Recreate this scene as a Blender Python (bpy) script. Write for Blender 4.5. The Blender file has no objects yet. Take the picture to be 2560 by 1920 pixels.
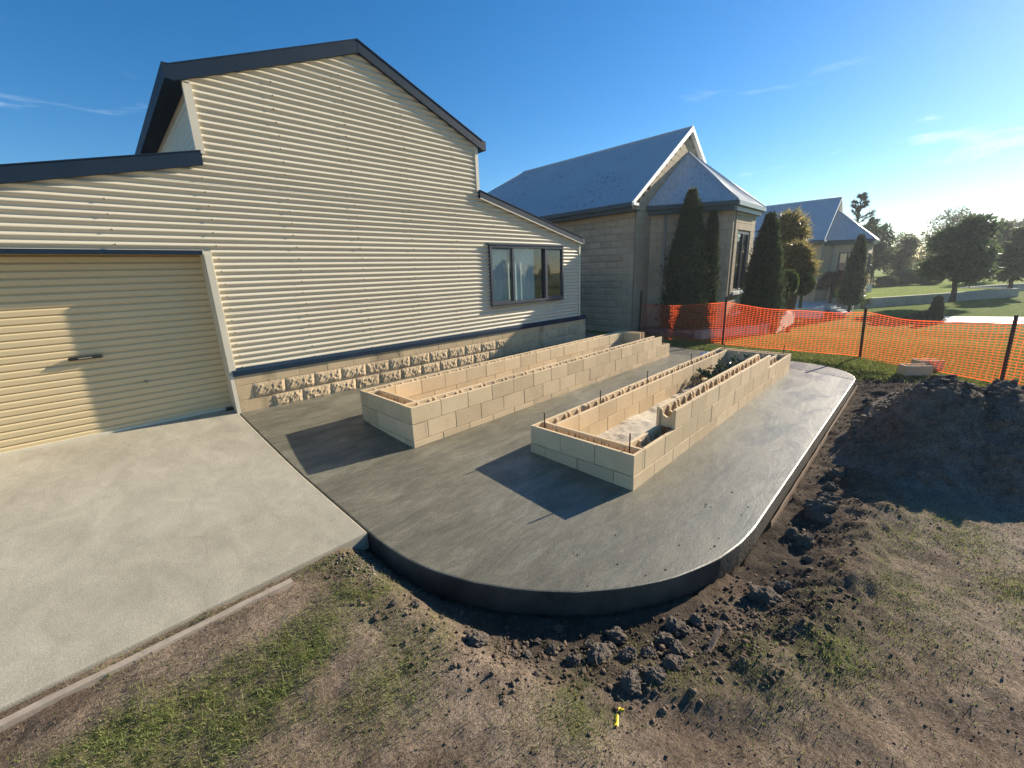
import bpy, bmesh, math, random
import numpy as np
from mathutils import Vector, Matrix
random.seed(7); rng = np.random.default_rng(11)
scene = bpy.context.scene
COL = scene.collection

# ------------------------------------------------------------------ camera
CAM = np.array([-2.2412, -3.8083, 1.8266]); YAW, PITCH, ROLL, FPX = 0.786, -0.2576, -0.0382, 1037.7
_f = np.array([math.cos(PITCH)*math.cos(YAW), math.cos(PITCH)*math.sin(YAW), math.sin(PITCH)])
_r0 = np.array([math.sin(YAW), -math.cos(YAW), 0.0]); _u0 = np.cross(_r0, _f)
_r = math.cos(ROLL)*_r0 + math.sin(ROLL)*_u0; _u = -math.sin(ROLL)*_r0 + math.cos(ROLL)*_u0
cd = bpy.data.cameras.new('camera'); cam = bpy.data.objects.new('camera', cd); COL.objects.link(cam)
cd.sensor_width = 36; cd.lens = 36*FPX/2560; cd.clip_start = 0.05; cd.clip_end = 3000
cam.matrix_world = Matrix(((_r[0], _u[0], -_f[0], CAM[0]), (_r[1], _u[1], -_f[1], CAM[1]), (_r[2], _u[2], -_f[2], CAM[2]), (0, 0, 0, 1)))
scene.camera = cam
def ray(u, v): return _f + _r*(u-1280)/FPX + _u*(960-v)/FPX
def onz(u, v, z=0.0):            # photo pixel -> point on a level surface at height z
    d = ray(u, v); return CAM + d*(z-CAM[2])/d[2]
def at_dist(u, v, dist):         # photo pixel -> point at a horizontal distance
    d = ray(u, v); return CAM + d*dist/math.hypot(d[0], d[1])

# ------------------------------------------------------------------ sky and sun
SUN_AZ, SUN_EL = math.radians(-12.5), math.radians(23.0)
w = bpy.data.worlds.new("World"); scene.world = w; w.use_nodes = True
nt = w.node_tree; N = nt.nodes; L = nt.links
bg = N['Background']
sky = N.new('ShaderNodeTexSky'); sky.sky_type = 'NISHITA'; sky.sun_disc = False
sky.sun_elevation = SUN_EL; sky.sun_rotation = math.radians(90) - SUN_AZ
sky.altitude = 0; sky.air_density = 1.0; sky.dust_density = 0.12; sky.ozone_density = 4.0
hs = N.new('ShaderNodeHueSaturation'); hs.inputs['Saturation'].default_value = 1.30
L.new(sky.outputs[0], hs.inputs['Color'])
tc = N.new('ShaderNodeTexCoord'); mp = N.new('ShaderNodeMapping'); mp.inputs['Scale'].default_value = (1.6, 1.6, 7.0)
mp.inputs['Rotation'].default_value = (0.25, -0.15, 0.4)
L.new(tc.outputs['Generated'], mp.inputs['Vector'])
n1 = N.new('ShaderNodeTexNoise'); n1.inputs['Scale'].default_value = 2.3; n1.inputs['Detail'].default_value = 9; n1.inputs['Roughness'].default_value = 0.62; n1.inputs['Distortion'].default_value = 0.5
L.new(mp.outputs[0], n1.inputs['Vector'])
cr = N.new('ShaderNodeValToRGB'); cr.color_ramp.elements[0].position = 0.585; cr.color_ramp.elements[1].position = 0.78
L.new(n1.outputs['Fac'], cr.inputs['Fac'])
sp = N.new('ShaderNodeSeparateXYZ'); L.new(tc.outputs['Generated'], sp.inputs[0])
band = N.new('ShaderNodeMapRange'); band.inputs['From Min'].default_value = 0.36; band.inputs['From Max'].default_value = 0.16; band.inputs['To Min'].default_value = 0; band.inputs['To Max'].default_value = 0.8
L.new(sp.outputs['Z'], band.inputs['Value'])
mul = N.new('ShaderNodeMath'); mul.operation = 'MULTIPLY'; L.new(cr.outputs['Color'], mul.inputs[0]); L.new(band.outputs[0], mul.inputs[1])
mx = N.new('ShaderNodeMix'); mx.data_type = 'RGBA'; mx.inputs['B'].default_value = (9.0, 9.6, 10.5, 1)
L.new(mul.outputs[0], mx.inputs['Factor']); L.new(hs.outputs[0], mx.inputs['A']); L.new(mx.outputs['Result'], bg.inputs['Color'])
bg.inputs['Strength'].default_value = 0.078
sl = bpy.data.lights.new('sun', 'SUN'); sl.energy = 5.0; sl.angle = math.radians(0.53); sl.color = (1.0, 0.90, 0.74)
so = bpy.data.objects.new('sun', sl); COL.objects.link(so)
sdir = Vector((math.cos(SUN_EL)*math.cos(SUN_AZ), math.cos(SUN_EL)*math.sin(SUN_AZ), math.sin(SUN_EL)))
so.rotation_euler = sdir.to_track_quat('Z', 'Y').to_euler()
scene.view_settings.view_transform = 'Standard'; scene.view_settings.look = 'None'
scene.view_settings.exposure = 1.0; scene.view_settings.gamma = 1.0
scene.render.engine = 'CYCLES'
scene.cycles.use_denoising = True; scene.cycles.denoising_prefilter = 'NONE'; scene.cycles.max_bounces = 8; scene.cycles.transparent_max_bounces = 24

# ------------------------------------------------------------------ helpers
def fast_mesh(name, V, F, smooth=False):
    """V (n,3); F list of (m,k) int arrays, or list of lists"""
    me = bpy.data.meshes.new(name)
    V = np.asarray(V, dtype=np.float32)
    if isinstance(F, np.ndarray): F = [F]
    if len(F) and not isinstance(F[0], np.ndarray):
        me.from_pydata([tuple(map(float, v)) for v in V], [], [tuple(map(int, f)) for f in F])
    else:
        nl = sum(f.size for f in F); npoly = sum(len(f) for f in F)
        me.vertices.add(len(V)); me.vertices.foreach_set('co', V.ravel())
        me.loops.add(nl); me.loops.foreach_set('vertex_index', np.concatenate([f.ravel() for f in F]).astype(np.int32))
        me.polygons.add(npoly)
        tot = np.concatenate([np.full(len(f), f.shape[1], np.int32) for f in F])
        st = np.concatenate([[0], np.cumsum(tot)[:-1]]).astype(np.int32)
        me.polygons.foreach_set('loop_start', st); me.polygons.foreach_set('loop_total', tot)
        me.update(calc_edges=True); me.validate()
    if smooth: me.polygons.foreach_set('use_smooth', np.ones(len(me.polygons), bool))
    return me
def tag(o, label=None, cat=None, group=None, kind=None):
    if label: o['label'] = label
    if cat: o['category'] = cat
    if group: o['group'] = group
    if kind: o['kind'] = kind
    return o
def link(name, me, mat=None, parent=None, loc=None, rot=None):
    o = bpy.data.objects.new(name, me); COL.objects.link(o)
    if mat is not None and me is not None and not me.materials: me.materials.append(mat)
    if parent is not None: o.parent = parent
    if loc is not None: o.location = loc
    if rot is not None: o.rotation_euler = rot
    return o
def empty(name, loc=(0, 0, 0), rz=0.0):
    o = bpy.data.objects.new(name, None); COL.objects.link(o); o.location = loc; o.rotation_euler = (0, 0, rz)
    o.empty_display_size = .2; return o
class MB:
    def __init__(s): s.v = []; s.f = []
    def add(s, V, F):
        k = len(s.v); s.v += [tuple(map(float, p)) for p in V]; s.f += [[i+k for i in f] for f in F]; return s
    def box(s, x0, x1, y0, y1, z0, z1):
        return s.add([(x0,y0,z0),(x1,y0,z0),(x1,y1,z0),(x0,y1,z0),(x0,y0,z1),(x1,y0,z1),(x1,y1,z1),(x0,y1,z1)],
              [(3,2,1,0),(4,5,6,7),(0,1,5,4),(1,2,6,5),(2,3,7,6),(3,0,4,7)])
    def cbox(s, x0, x1, y0, y1, z0, z1, c):   # box with all edges chamfered
        bm = bmesh.new(); bmesh.ops.create_cube(bm, size=1)
        for v in bm.verts: v.co = Vector((x0 if v.co.x < 0 else x1, y0 if v.co.y < 0 else y1, z0 if v.co.z < 0 else z1))
        bmesh.ops.bevel(bm, geom=bm.edges[:], offset=c, segments=1, affect='EDGES')
        bm.verts.index_update(); s.add([v.co for v in bm.verts], [[v.index for v in f.verts] for f in bm.faces]); bm.free(); return s
    def prism(s, poly, axis, a0, a1):
        """poly: 2D points; extruded along axis ('x': poly=(y,z); 'y': poly=(x,z); 'z': poly=(x,y))"""
        n = len(poly)
        def P(p, a): return (a, p[0], p[1]) if axis == 'x' else ((p[0], a, p[1]) if axis == 'y' else (p[0], p[1], a))
        V = [P(p, a0) for p in poly] + [P(p, a1) for p in poly]
        F = [list(range(n))[::-1], list(range(n, 2*n))] + [[i, (i+1) % n, n+(i+1) % n, n+i] for i in range(n)]
        return s.add(V, F)
    def beam(s, a, b, wdt, hgt, up=(0, 0, 1)):
        a = Vector(a); b = Vector(b); d = (b-a).normalized(); r = d.cross(Vector(up)).normalized(); u = r.cross(d)
        V = [p + r*sx*wdt/2 + u*sy*hgt/2 for p in (a, b) for sx, sy in ((-1,-1),(1,-1),(1,1),(-1,1))]
        return s.add(V, [(3,2,1,0),(4,5,6,7),(0,1,5,4),(1,2,6,5),(2,3,7,6),(3,0,4,7)])
    def tube(s, pts, rads, n=8):
        pts = [Vector(p) for p in pts]
        if not hasattr(rads, '__len__'): rads = [rads]*len(pts)
        V = []; F = []
        for i, p in enumerate(pts):
            d = (pts[min(i+1, len(pts)-1)] - pts[max(i-1, 0)]).normalized()
            a = d.cross(Vector((0, 0, 1))) if abs(d.z) < .95 else d.cross(Vector((1, 0, 0)))
            a.normalize(); b = d.cross(a)
            V += [p + (a*math.cos(t)+b*math.sin(t))*rads[i] for t in [2*math.pi*j/n for j in range(n)]]
        for i in range(len(pts)-1):
            for j in range(n): F.append((i*n+j, i*n+(j+1) % n, (i+1)*n+(j+1) % n, (i+1)*n+j))
        F.append(list(range(n))[::-1]); F.append([(len(pts)-1)*n+j for j in range(n)])
        return s.add(V, F)
    def mesh(s, name, smooth=False):
        me = bpy.data.meshes.new(name); me.from_pydata(s.v, [], s.f)
        bm = bmesh.new(); bm.from_mesh(me); bmesh.ops.recalc_face_normals(bm, faces=bm.faces[:]); bm.to_mesh(me); bm.free()
        if smooth: me.polygons.foreach_set('use_smooth', np.ones(len(me.polygons), bool))
        return me
    def build(s, name, mat, parent=None, smooth=False, **k): return link(name, s.mesh(name, smooth), mat, parent, **k)
# value noise on numpy arrays
def _hash(ix, iy, seed):
    h = (ix*374761393 + iy*668265263 + seed*1442695041) & 0xffffffff
    h = ((h ^ (h >> 13))*1274126177) & 0xffffffff
    return ((h ^ (h >> 16)) & 0xffff)/65535.0
def vnoise(x, y, seed=0):
    x = np.asarray(x, float); y = np.asarray(y, float)
    ix = np.floor(x).astype(np.int64); iy = np.floor(y).astype(np.int64); fx = x-ix; fy = y-iy
    fx = fx*fx*(3-2*fx); fy = fy*fy*(3-2*fy)
    a = _hash(ix, iy, seed); b = _hash(ix+1, iy, seed); c = _hash(ix, iy+1, seed); d = _hash(ix+1, iy+1, seed)
    return (a*(1-fx)+b*fx)*(1-fy) + (c*(1-fx)+d*fx)*fy
def fbm(x, y, seed=0, o=4):
    t = 0; a = .5
    for i in range(o): t = t + a*(vnoise(x*2**i, y*2**i, seed+i)-.5)*2; a *= .5
    return t
def sstep(a, b, x): t = np.clip((x-a)/(b-a), 0, 1); return t*t*(3-2*t)

# ------------------------------------------------------------------ materials
def nodes(name):
    m = bpy.data.materials.new(name); m.use_nodes = True
    n = m.node_tree.nodes; l = m.node_tree.links; b = n['Principled BSDF']; return m, n, l, b
def coord(n, l, rnd=True):
    t = n.new('ShaderNodeTexCoord')
    if not rnd: return t.outputs['Object']
    oi = n.new('ShaderNodeObjectInfo'); m = n.new('ShaderNodeMath'); m.operation = 'MULTIPLY'; m.inputs[1].default_value = 37.0
    l.new(oi.outputs['Random'], m.inputs[0]); a = n.new('ShaderNodeVectorMath'); a.operation = 'ADD'
    l.new(t.outputs['Object'], a.inputs[0]); l.new(m.outputs[0], a.inputs[1]); return a.outputs[0]
def noise(n, l, vec, scale, detail=5, rough=.6, dist=0.0, sc3=None):
    if sc3:
        mp = n.new('ShaderNodeMapping'); mp.inputs['Scale'].default_value = sc3; l.new(vec, mp.inputs['Vector']); vec = mp.outputs[0]
    t = n.new('ShaderNodeTexNoise'); t.inputs['Scale'].default_value = scale; t.inputs['Detail'].default_value = detail
    t.inputs['Roughness'].default_value = rough; t.inputs['Distortion'].default_value = dist; l.new(vec, t.inputs['Vector']); return t.outputs['Fac']
def ramp(n, l, fac, stops):
    r = n.new('ShaderNodeValToRGB'); e = r.color_ramp.elements
    while len(e) < len(stops): e.new(0.5)
    for i, (p, c) in enumerate(stops): e[i].position = p; e[i].color = (*c, 1) if len(c) == 3 else c
    l.new(fac, r.inputs['Fac']); return r.outputs['Color']
def mixc(n, l, fac, a, b, mode='MIX'):
    m = n.new('ShaderNodeMix'); m.data_type = 'RGBA'; m.blend_type = mode
    for key, val in (('Factor', fac), ('A', a), ('B', b)):
        if isinstance(val, (int, float)): m.inputs[key].default_value = val
        elif isinstance(val, tuple): m.inputs[key].default_value = (*val, 1)
        else: l.new(val, m.inputs[key])
    return m.outputs['Result']
def bumpn(n, l, b, h, strength, dist=.01, prev=None):
    k = n.new('ShaderNodeBump'); k.inputs['Strength'].default_value = strength; k.inputs['Distance'].default_value = dist
    l.new(h, k.inputs['Height'])
    if prev is not None: l.new(prev, k.inputs['Normal'])
    l.new(k.outputs[0], b.inputs['Normal']); return k.outputs[0]
def M(name, c1, c2=None, scale=4, rough=.6, bump=0, bscale=60, bdist=.004, spec=.4, metal=0.0, vary=0.0, rvar=0.0, detail=6, coat=0.0):
    m, n, l, b = nodes(name); v = coord(n, l)
    c2 = c2 or tuple(x*.85 for x in c1)
    fac = noise(n, l, v, scale, detail)
    col = ramp(n, l, fac, [(.32, c1), (.68, c2)])
    if vary:
        oi = n.new('ShaderNodeObjectInfo'); mr = n.new('ShaderNodeMapRange'); mr.inputs['To Min'].default_value = 1-vary; mr.inputs['To Max'].default_value = 1+vary
        l.new(oi.outputs['Random'], mr.inputs['Value']); h = n.new('ShaderNodeHueSaturation'); l.new(mr.outputs[0], h.inputs['Value']); l.new(col, h.inputs['Color']); col = h.outputs[0]
    l.new(col, b.inputs['Base Color']); b.inputs['Roughness'].default_value = rough; b.inputs['Specular IOR Level'].default_value = spec; b.inputs['Metallic'].default_value = metal
    if rvar:
        mr = n.new('ShaderNodeMapRange'); mr.inputs['To Min'].default_value = rough-rvar; mr.inputs['To Max'].default_value = rough+rvar
        l.new(noise(n, l, v, scale*2.7, 4), mr.inputs['Value']); l.new(mr.outputs[0], b.inputs['Roughness'])
    if bump: bumpn(n, l, b, noise(n, l, v, bscale, 4, .65), bump, bdist)
    if coat: b.inputs['Coat Weight'].default_value = coat
    return m
MT = {}
MT['cream'] = M('cream_steel', (.66, .58, .425), (.62, .54, .39), 1.1, .42, .02, 6, .01, .45, rvar=.06)
MT['cream_door'] = M('cream_roller_steel', (.70, .55, .315), (.66, .515, .29), .9, .45, .03, 5, .01, .4, rvar=.07)
MT['flash_cream'] = M('cream_flashing', (.70, .63, .48), (.62, .56, .42), 3, .45, .02, 20)
MT['navy'] = M('dark_blue_steel', (.012, .027, .048), (.016, .033, .056), 2.5, .6, .02, 15, .003, .12, rvar=.08)
MT['roof'] = M('blue_grey_roof', (.41, .445, .465), (.46, .495, .515), 1.5, .45, .02, 8, .003, .5, rvar=.1)
MT['trim_green'] = M('dark_teal_trim', (.030, .060, .070), (.037, .070, .078), 3, .45)
MT['white'] = M('white_trim', (.80, .80, .77), (.74, .74, .70), 5, .5)
MT['steel_dark'] = M('rusty_bar', (.055, .035, .025), (.10, .05, .03), 40, .75, .3, 120, .001)
MT['post'] = M('dark_star_post', (.045, .028, .022), (.07, .04, .03), 12, .7)
MT['black'] = M('black_plastic', (.012, .012, .012), (.02, .02, .02), 20, .45)
MT['frame'] = M('charcoal_window_frame', (.045, .055, .068), (.055, .065, .08), 8, .4)
MT['screw'] = M('screw_head', (.34, .30, .22), (.24, .21, .15), 30, .5, metal=.0)
MT['dark'] = M('dark_interior', (.012, .012, .013), (.018, .018, .018), 3, .9)
MT['wood'] = M('weathered_timber', (.42, .35, .27), (.27, .215, .16), 6, .85, .4, 40, .003)
MT['yellow'] = M('yellow_plastic', (.85, .62, .02), (.75, .5, .02), 20, .5)
MT['bark'] = M('bark', (.085, .062, .045), (.045, .033, .025), 14, .9, .6, 30, .01)
MT['lime'] = M('limestone', (.46, .41, .33), (.34, .30, .24), 5, .85, .5, 60, .006, vary=.08)
MT['whiteconc'] = M('pale_concrete', (.60, .585, .55), (.50, .49, .46), 2.0, .55, .2, 70, .003)
MT['bag'] = M('white_plastic_bag', (.82, .82, .80), (.72, .72, .70), 6, .5, .3, 18, .01)
MT['curtain'] = M('white_blind', (.74, .77, .78), (.66, .70, .71), .6, .8)

def mat_block(name, c1, c2, c3, vary=.07, bscale=170, bstr=.35):
    m, n, l, b = nodes(name); v = coord(n, l)
    base = ramp(n, l, noise(n, l, v, 3.5, 5), [(.3, c1), (.7, c2)])
    speck = ramp(n, l, noise(n, l, v, 190, 3, .7), [(.30, (.62,)*3), (.5, (1,)*3), (.74, (1.22,)*3)])
    col = mixc(n, l, .75, base, speck, 'MULTIPLY')
    st = ramp(n, l, noise(n, l, v, 9, 6, .7, .6), [(.62, (0, 0, 0)), (.78, (1, 1, 1))])
    mth = n.new('ShaderNodeMath'); mth.operation = 'MULTIPLY'; mth.inputs[1].default_value = .45; l.new(st, mth.inputs[0])
    col = mixc(n, l, mth.outputs[0], col, c3)
    oi = n.new('ShaderNodeObjectInfo'); mr = n.new('ShaderNodeMapRange'); mr.inputs['To Min'].default_value = 1-vary; mr.inputs['To Max'].default_value = 1+vary
    l.new(oi.outputs['Random'], mr.inputs['Value']); h = n.new('ShaderNodeHueSaturation'); l.new(mr.outputs[0], h.inputs['Value']); l.new(col, h.inputs['Color'])
    l.new(h.outputs[0], b.inputs['Base Color']); b.inputs['Roughness'].default_value = .88; b.inputs['Specular IOR Level'].default_value = .25
    bumpn(n, l, b, noise(n, l, v, bscale, 5, .7), bstr, .003); return m
MT['block'] = mat_block('cream_planter_block', (.70, .53, .325), (.61, .455, .27), (.80, .68, .50), .11)
MT['base'] = mat_block('plinth_block', (.62, .455, .265), (.54, .395, .23), (.40, .29, .18), .08)
def mat_rock():
    m, n, l, b = nodes('split_face_block'); v = coord(n, l)
    col = ramp(n, l, noise(n, l, v, 26, 6, .75), [(.25, (.40, .285, .165)), (.5, (.60, .445, .27)), (.75, (.70, .535, .34))])
    oi = n.new('ShaderNodeObjectInfo'); mr = n.new('ShaderNodeMapRange'); mr.inputs['To Min'].default_value = .9; mr.inputs['To Max'].default_value = 1.08
    l.new(oi.outputs['Random'], mr.inputs['Value']); h = n.new('ShaderNodeHueSaturation'); l.new(mr.outputs[0], h.inputs['Value']); l.new(col, h.inputs['Color'])
    l.new(h.outputs[0], b.inputs['Base Color']); b.inputs['Roughness'].default_value = .95; b.inputs['Specular IOR Level'].default_value = .15
    p = bumpn(n, l, b, noise(n, l, v, 45, 5, .8), .9, .012); return m
MT['rock'] = mat_rock()
def stain(m, amount=.75):
    """sooty run-off streaks, in world space so that they cross the joints"""
    n = m.node_tree.nodes; l = m.node_tree.links; b = n['Principled BSDF']
    src = b.inputs['Base Color'].links[0].from_socket
    g = n.new('ShaderNodeNewGeometry')
    f = noise(n, l, g.outputs['Position'], 1.25, 5, .62, .3, (1, 1, .55))
    k = ramp(n, l, f, [(.58, (0, 0, 0)), (.72, (1, 1, 1))])
    mm = n.new('ShaderNodeMath'); mm.operation = 'MULTIPLY'; mm.inputs[1].default_value = amount; l.new(k, mm.inputs[0])
    l.new(mixc(n, l, mm.outputs[0], src, (.075, .065, .055)), b.inputs['Base Color'])
stain(MT['base'], .8); stain(MT['rock'], .55)
MT['house'] = mat_block('house_block', (.53, .42, .285), (.45, .355, .24), (.35, .275, .19), .12, 60, .7)
MT['mortar'] = M('mortar', (.42, .36, .27), (.37, .315, .235), 8, .9, .3, 80)

def mat_slab():
    m, n, l, b = nodes('fresh_concrete'); v = coord(n, l, False)
    sweep = noise(n, l, v, 1.5, 6, .6, .7, (1.0, 2.6, 1))
    blot = noise(n, l, v, .55, 4, .5, .4)
    fine = noise(n, l, v, 70, 5, .75)
    f = n.new('ShaderNodeMath'); f.operation = 'MULTIPLY_ADD'; f.inputs[1].default_value = .6; l.new(sweep, f.inputs[0])
    f2 = n.new('ShaderNodeMath'); f2.operation = 'MULTIPLY'; f2.inputs[1].default_value = .4; l.new(blot, f2.inputs[0]); l.new(f2.outputs[0], f.inputs[2])
    col = ramp(n, l, f.outputs[0], [(.36, (.096, .087, .060)), (.48, (.140, .128, .090)), (.56, (.176, .162, .118)), (.68, (.240, .222, .168))])
    sp = ramp(n, l, fine, [(.3, (.66,)*3), (.7, (1.32,)*3)])
    tw = noise(n, l, v, 4.2, 5, .62, 1.1, (1.0, 3.2, 1)); col = mixc(n, l, .8, col, ramp(n, l, tw, [(.36, (.80,)*3), (.52, (1.0,)*3), (.62, (1.22,)*3)]), 'MULTIPLY')
    l.new(mixc(n, l, .85, col, sp, 'MULTIPLY'), b.inputs['Base Color'])
    mr = n.new('ShaderNodeMapRange'); mr.inputs['From Min'].default_value = .36; mr.inputs['From Max'].default_value = .64; mr.inputs['To Min'].default_value = .58; mr.inputs['To Max'].default_value = .36
    l.new(sweep, mr.inputs['Value']); l.new(mr.outputs[0], b.inputs['Roughness']); b.inputs['Specular IOR Level'].default_value = .75
    p = bumpn(n, l, b, sweep, .25, .02); p = bumpn(n, l, b, noise(n, l, v, 9, 4, .6, .8, (1, 2, 1)), .25, .006, p); bumpn(n, l, b, fine, .55, .0035, p); return m
MT['slab'] = mat_slab()
def mat_old():
    m, n, l, b = nodes('old_concrete'); v = coord(n, l, False)
    big = noise(n, l, v, .8, 6, .6, .6); fine = noise(n, l, v, 110, 4, .75); mid = noise(n, l, v, 5, 6, .65, .8, (1, .55, 1))
    col = ramp(n, l, big, [(.3, (.355, .315, .235)), (.7, (.425, .383, .293))])
    col = mixc(n, l, .8, col, ramp(n, l, mid, [(.3, (.80,)*3), (.7, (1.12,)*3)]), 'MULTIPLY')
    col = mixc(n, l, .8, col, ramp(n, l, fine, [(.3, (.74,)*3), (.7, (1.2,)*3)]), 'MULTIPLY')
    arc = noise(n, l, v, 2.4, 4, .55, 1.2, (1, .35, 1)); col = mixc(n, l, .28, col, ramp(n, l, arc, [(.35, (.86,)*3), (.65, (1.12,)*3)]), 'MULTIPLY')
    l.new(col, b.inputs['Base Color']); b.inputs['Roughness'].default_value = .85; b.inputs['Specular IOR Level'].default_value = .3
    p = bumpn(n, l, b, mid, .15, .01); bumpn(n, l, b, fine, .6, .003, p); return m
MT['old'] = mat_old()
def mat_soil(name, dry, wet, attr=True, scale=1.0):
    m, n, l, b = nodes(name); v = coord(n, l, False)
    big = noise(n, l, v, .9*scale, 6, .6, .5); mid = noise(n, l, v, 7, 7, .7, .3); fine = noise(n, l, v, 55, 5, .75)
    col = ramp(n, l, big, [(.3, wet), (.62, dry)])
    col = mixc(n, l, .9, col, ramp(n, l, mid, [(.30, (.45,)*3), (.5, (.95,)*3), (.70, (1.4,)*3)]), 'MULTIPLY')
    if attr:
        du = n.new('ShaderNodeAttribute'); du.attribute_name = 'dust'; col = mixc(n, l, du.outputs['Fac'], col, mixc(n, l, .8, (.33, .265, .205), ramp(n, l, mid, [(.3, (.60,)*3), (.7, (1.25,)*3)]), 'MULTIPLY'))
    col = mixc(n, l, .9, col, ramp(n, l, fine, [(.30, (.42,)*3), (.70, (1.5,)*3)]), 'MULTIPLY')
    col = mixc(n, l, .9, col, ramp(n, l, noise(n, l, v, 170, 3, .8), [(.32, (.45,)*3), (.68, (1.5,)*3)]), 'MULTIPLY')
    peb = ramp(n, l, noise(n, l, v, 38, 2, .5), [(.72, (0, 0, 0)), (.76, (1, 1, 1))])
    mm = n.new('ShaderNodeMath'); mm.operation = 'MULTIPLY'; mm.inputs[1].default_value = .35; l.new(peb, mm.inputs[0]); col = mixc(n, l, mm.outputs[0], col, (.40, .35, .29))
    if attr:
        a = n.new('ShaderNodeAttribute'); a.attribute_name = 'grass'
        d = n.new('ShaderNodeAttribute'); d.attribute_name = 'damp_shade'
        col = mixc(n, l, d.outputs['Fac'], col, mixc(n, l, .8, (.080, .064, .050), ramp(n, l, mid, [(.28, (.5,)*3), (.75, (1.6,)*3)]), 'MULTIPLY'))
        gn = ramp(n, l, noise(n, l, v, 3.0, 7, .75), [(.3, (.075, .115, .020)), (.55, (.125, .175, .030)), (.75, (.19, .21, .055))])
        gn = mixc(n, l, .8, gn, ramp(n, l, noise(n, l, v, 30, 4, .8), [(.3, (.55,)*3), (.7, (1.35,)*3)]), 'MULTIPLY')
        gf = n.new('ShaderNodeMath'); gf.operation = 'MULTIPLY'; gf.inputs[1].default_value = .8; l.new(a.outputs['Fac'], gf.inputs[0]); gb = ramp(n, l, noise(n, l, v, 11, 5, .7), [(.40, (.25,)*3), (.60, (1,)*3)]); g2 = n.new('ShaderNodeMath'); g2.operation = 'MULTIPLY'; l.new(gf.outputs[0], g2.inputs[0]); l.new(gb, g2.inputs[1]); lw = n.new('ShaderNodeMapRange'); lw.inputs['From Min'].default_value = .88; lw.inputs['From Max'].default_value = .99; l.new(a.outputs['Fac'], lw.inputs['Value']); g3 = n.new('ShaderNodeMath'); g3.operation = 'MAXIMUM'; l.new(g2.outputs[0], g3.inputs[0]); l.new(lw.outputs[0], g3.inputs[1]); col = mixc(n, l, g3.outputs[0], col, gn)
    l.new(col, b.inputs['Base Color']); b.inputs['Roughness'].default_value = .98; b.inputs['Specular IOR Level'].default_value = .03
    p = bumpn(n, l, b, mid, .9, .04); bumpn(n, l, b, fine, 1.0, .018, p); return m
MT['soil'] = mat_soil('soil', (.285, .215, .155), (.165, .118, .084))
MT['mound'] = mat_soil('dark_soil', (.23, .195, .16), (.145, .12, .098), False)
MT['crumb'] = mat_soil('soil_crumb', (.27, .205, .15), (.15, .108, .078), False, 3)
MT['clod'] = mat_soil('grey_clod', (.36, .30, .24), (.22, .175, .135), False, 6)
MT['gravel'] = M('pale_gravel', (.60, .53, .42), (.38, .33, .26), 30, .95, .6, 90, .01)
MT['lawn'] = mat_soil('lawn_turf', (.22, .27, .045), (.16, .215, .032), False, .6)
def mat_leaf(name, c1, c2, trans=.35, rough=.5, spec=.3):
    m, n, l, b = nodes(name); g = n.new('ShaderNodeNewGeometry')
    col = ramp(n, l, g.outputs['Random Per Island'], [(0, c1), (1, c2)])
    oi = n.new('ShaderNodeObjectInfo'); mr = n.new('ShaderNodeMapRange'); mr.inputs['To Min'].default_value = .85; mr.inputs['To Max'].default_value = 1.15
    l.new(oi.outputs['Random'], mr.inputs['Value']); h = n.new('ShaderNodeHueSaturation'); l.new(mr.outputs[0], h.inputs['Value']); l.new(col, h.inputs['Color'])
    l.new(h.outputs[0], b.inputs['Base Color']); b.inputs['Roughness'].default_value = rough; b.inputs['Specular IOR Level'].default_value = spec
    tr = n.new('ShaderNodeBsdfTranslucent'); hh = n.new('ShaderNodeHueSaturation'); hh.inputs['Value'].default_value = 1.5; l.new(h.outputs[0], hh.inputs['Color']); l.new(hh.outputs[0], tr.inputs['Color'])
    ms = n.new('ShaderNodeMixShader'); ms.inputs[0].default_value = trans; l.new(b.outputs[0], ms.inputs[1]); l.new(tr.outputs[0], ms.inputs[2]); l.new(ms.outputs[0], n['Material Output'].inputs['Surface']); return m
MT['grass'] = mat_leaf('grass_blades', (.082, .125, .020), (.25, .255, .08), .35, .6)
MT['drygrass'] = mat_leaf('dry_grass', (.20, .17, .09), (.34, .29, .17), .3, .7)
MT['conifer'] = mat_leaf('conifer_foliage', (.040, .058, .030), (.082, .105, .046), .25, .7)
MT['tree'] = mat_leaf('tree_leaves', (.042, .066, .028), (.095, .125, .050), .4, .5)
MT['tree2'] = mat_leaf('olive_leaves', (.075, .080, .040), (.16, .15, .065), .42, .5)
MT['palm'] = mat_leaf('cordyline_leaves', (.09, .095, .03), (.27, .21, .08), .5, .4)
MT['shrub'] = mat_leaf('shrub_leaves', (.045, .075, .02), (.10, .14, .035), .35, .5)
MT['weep'] = mat_leaf('weeping_leaves', (.09, .06, .035), (.18, .13, .07), .4, .5)
MT['camellia'] = mat_leaf('glossy_leaves', (.012, .026, .012), (.030, .055, .020), .12, .16, .6)
def mat_net():
    m, n, l, b = nodes('orange_netting'); b.inputs['Base Color'].default_value = (.78, .135, .045, 1); b.inputs['Roughness'].default_value = .5
    tr = n.new('ShaderNodeBsdfTranslucent'); tr.inputs['Color'].default_value = (.95, .14, .04, 1)
    ms = n.new('ShaderNodeMixShader'); ms.inputs[0].default_value = .6; l.new(b.outputs[0], ms.inputs[1]); l.new(tr.outputs[0], ms.inputs[2]); l.new(ms.outputs[0], n['Material Output'].inputs['Surface']); return m
MT['net'] = mat_net()
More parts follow.
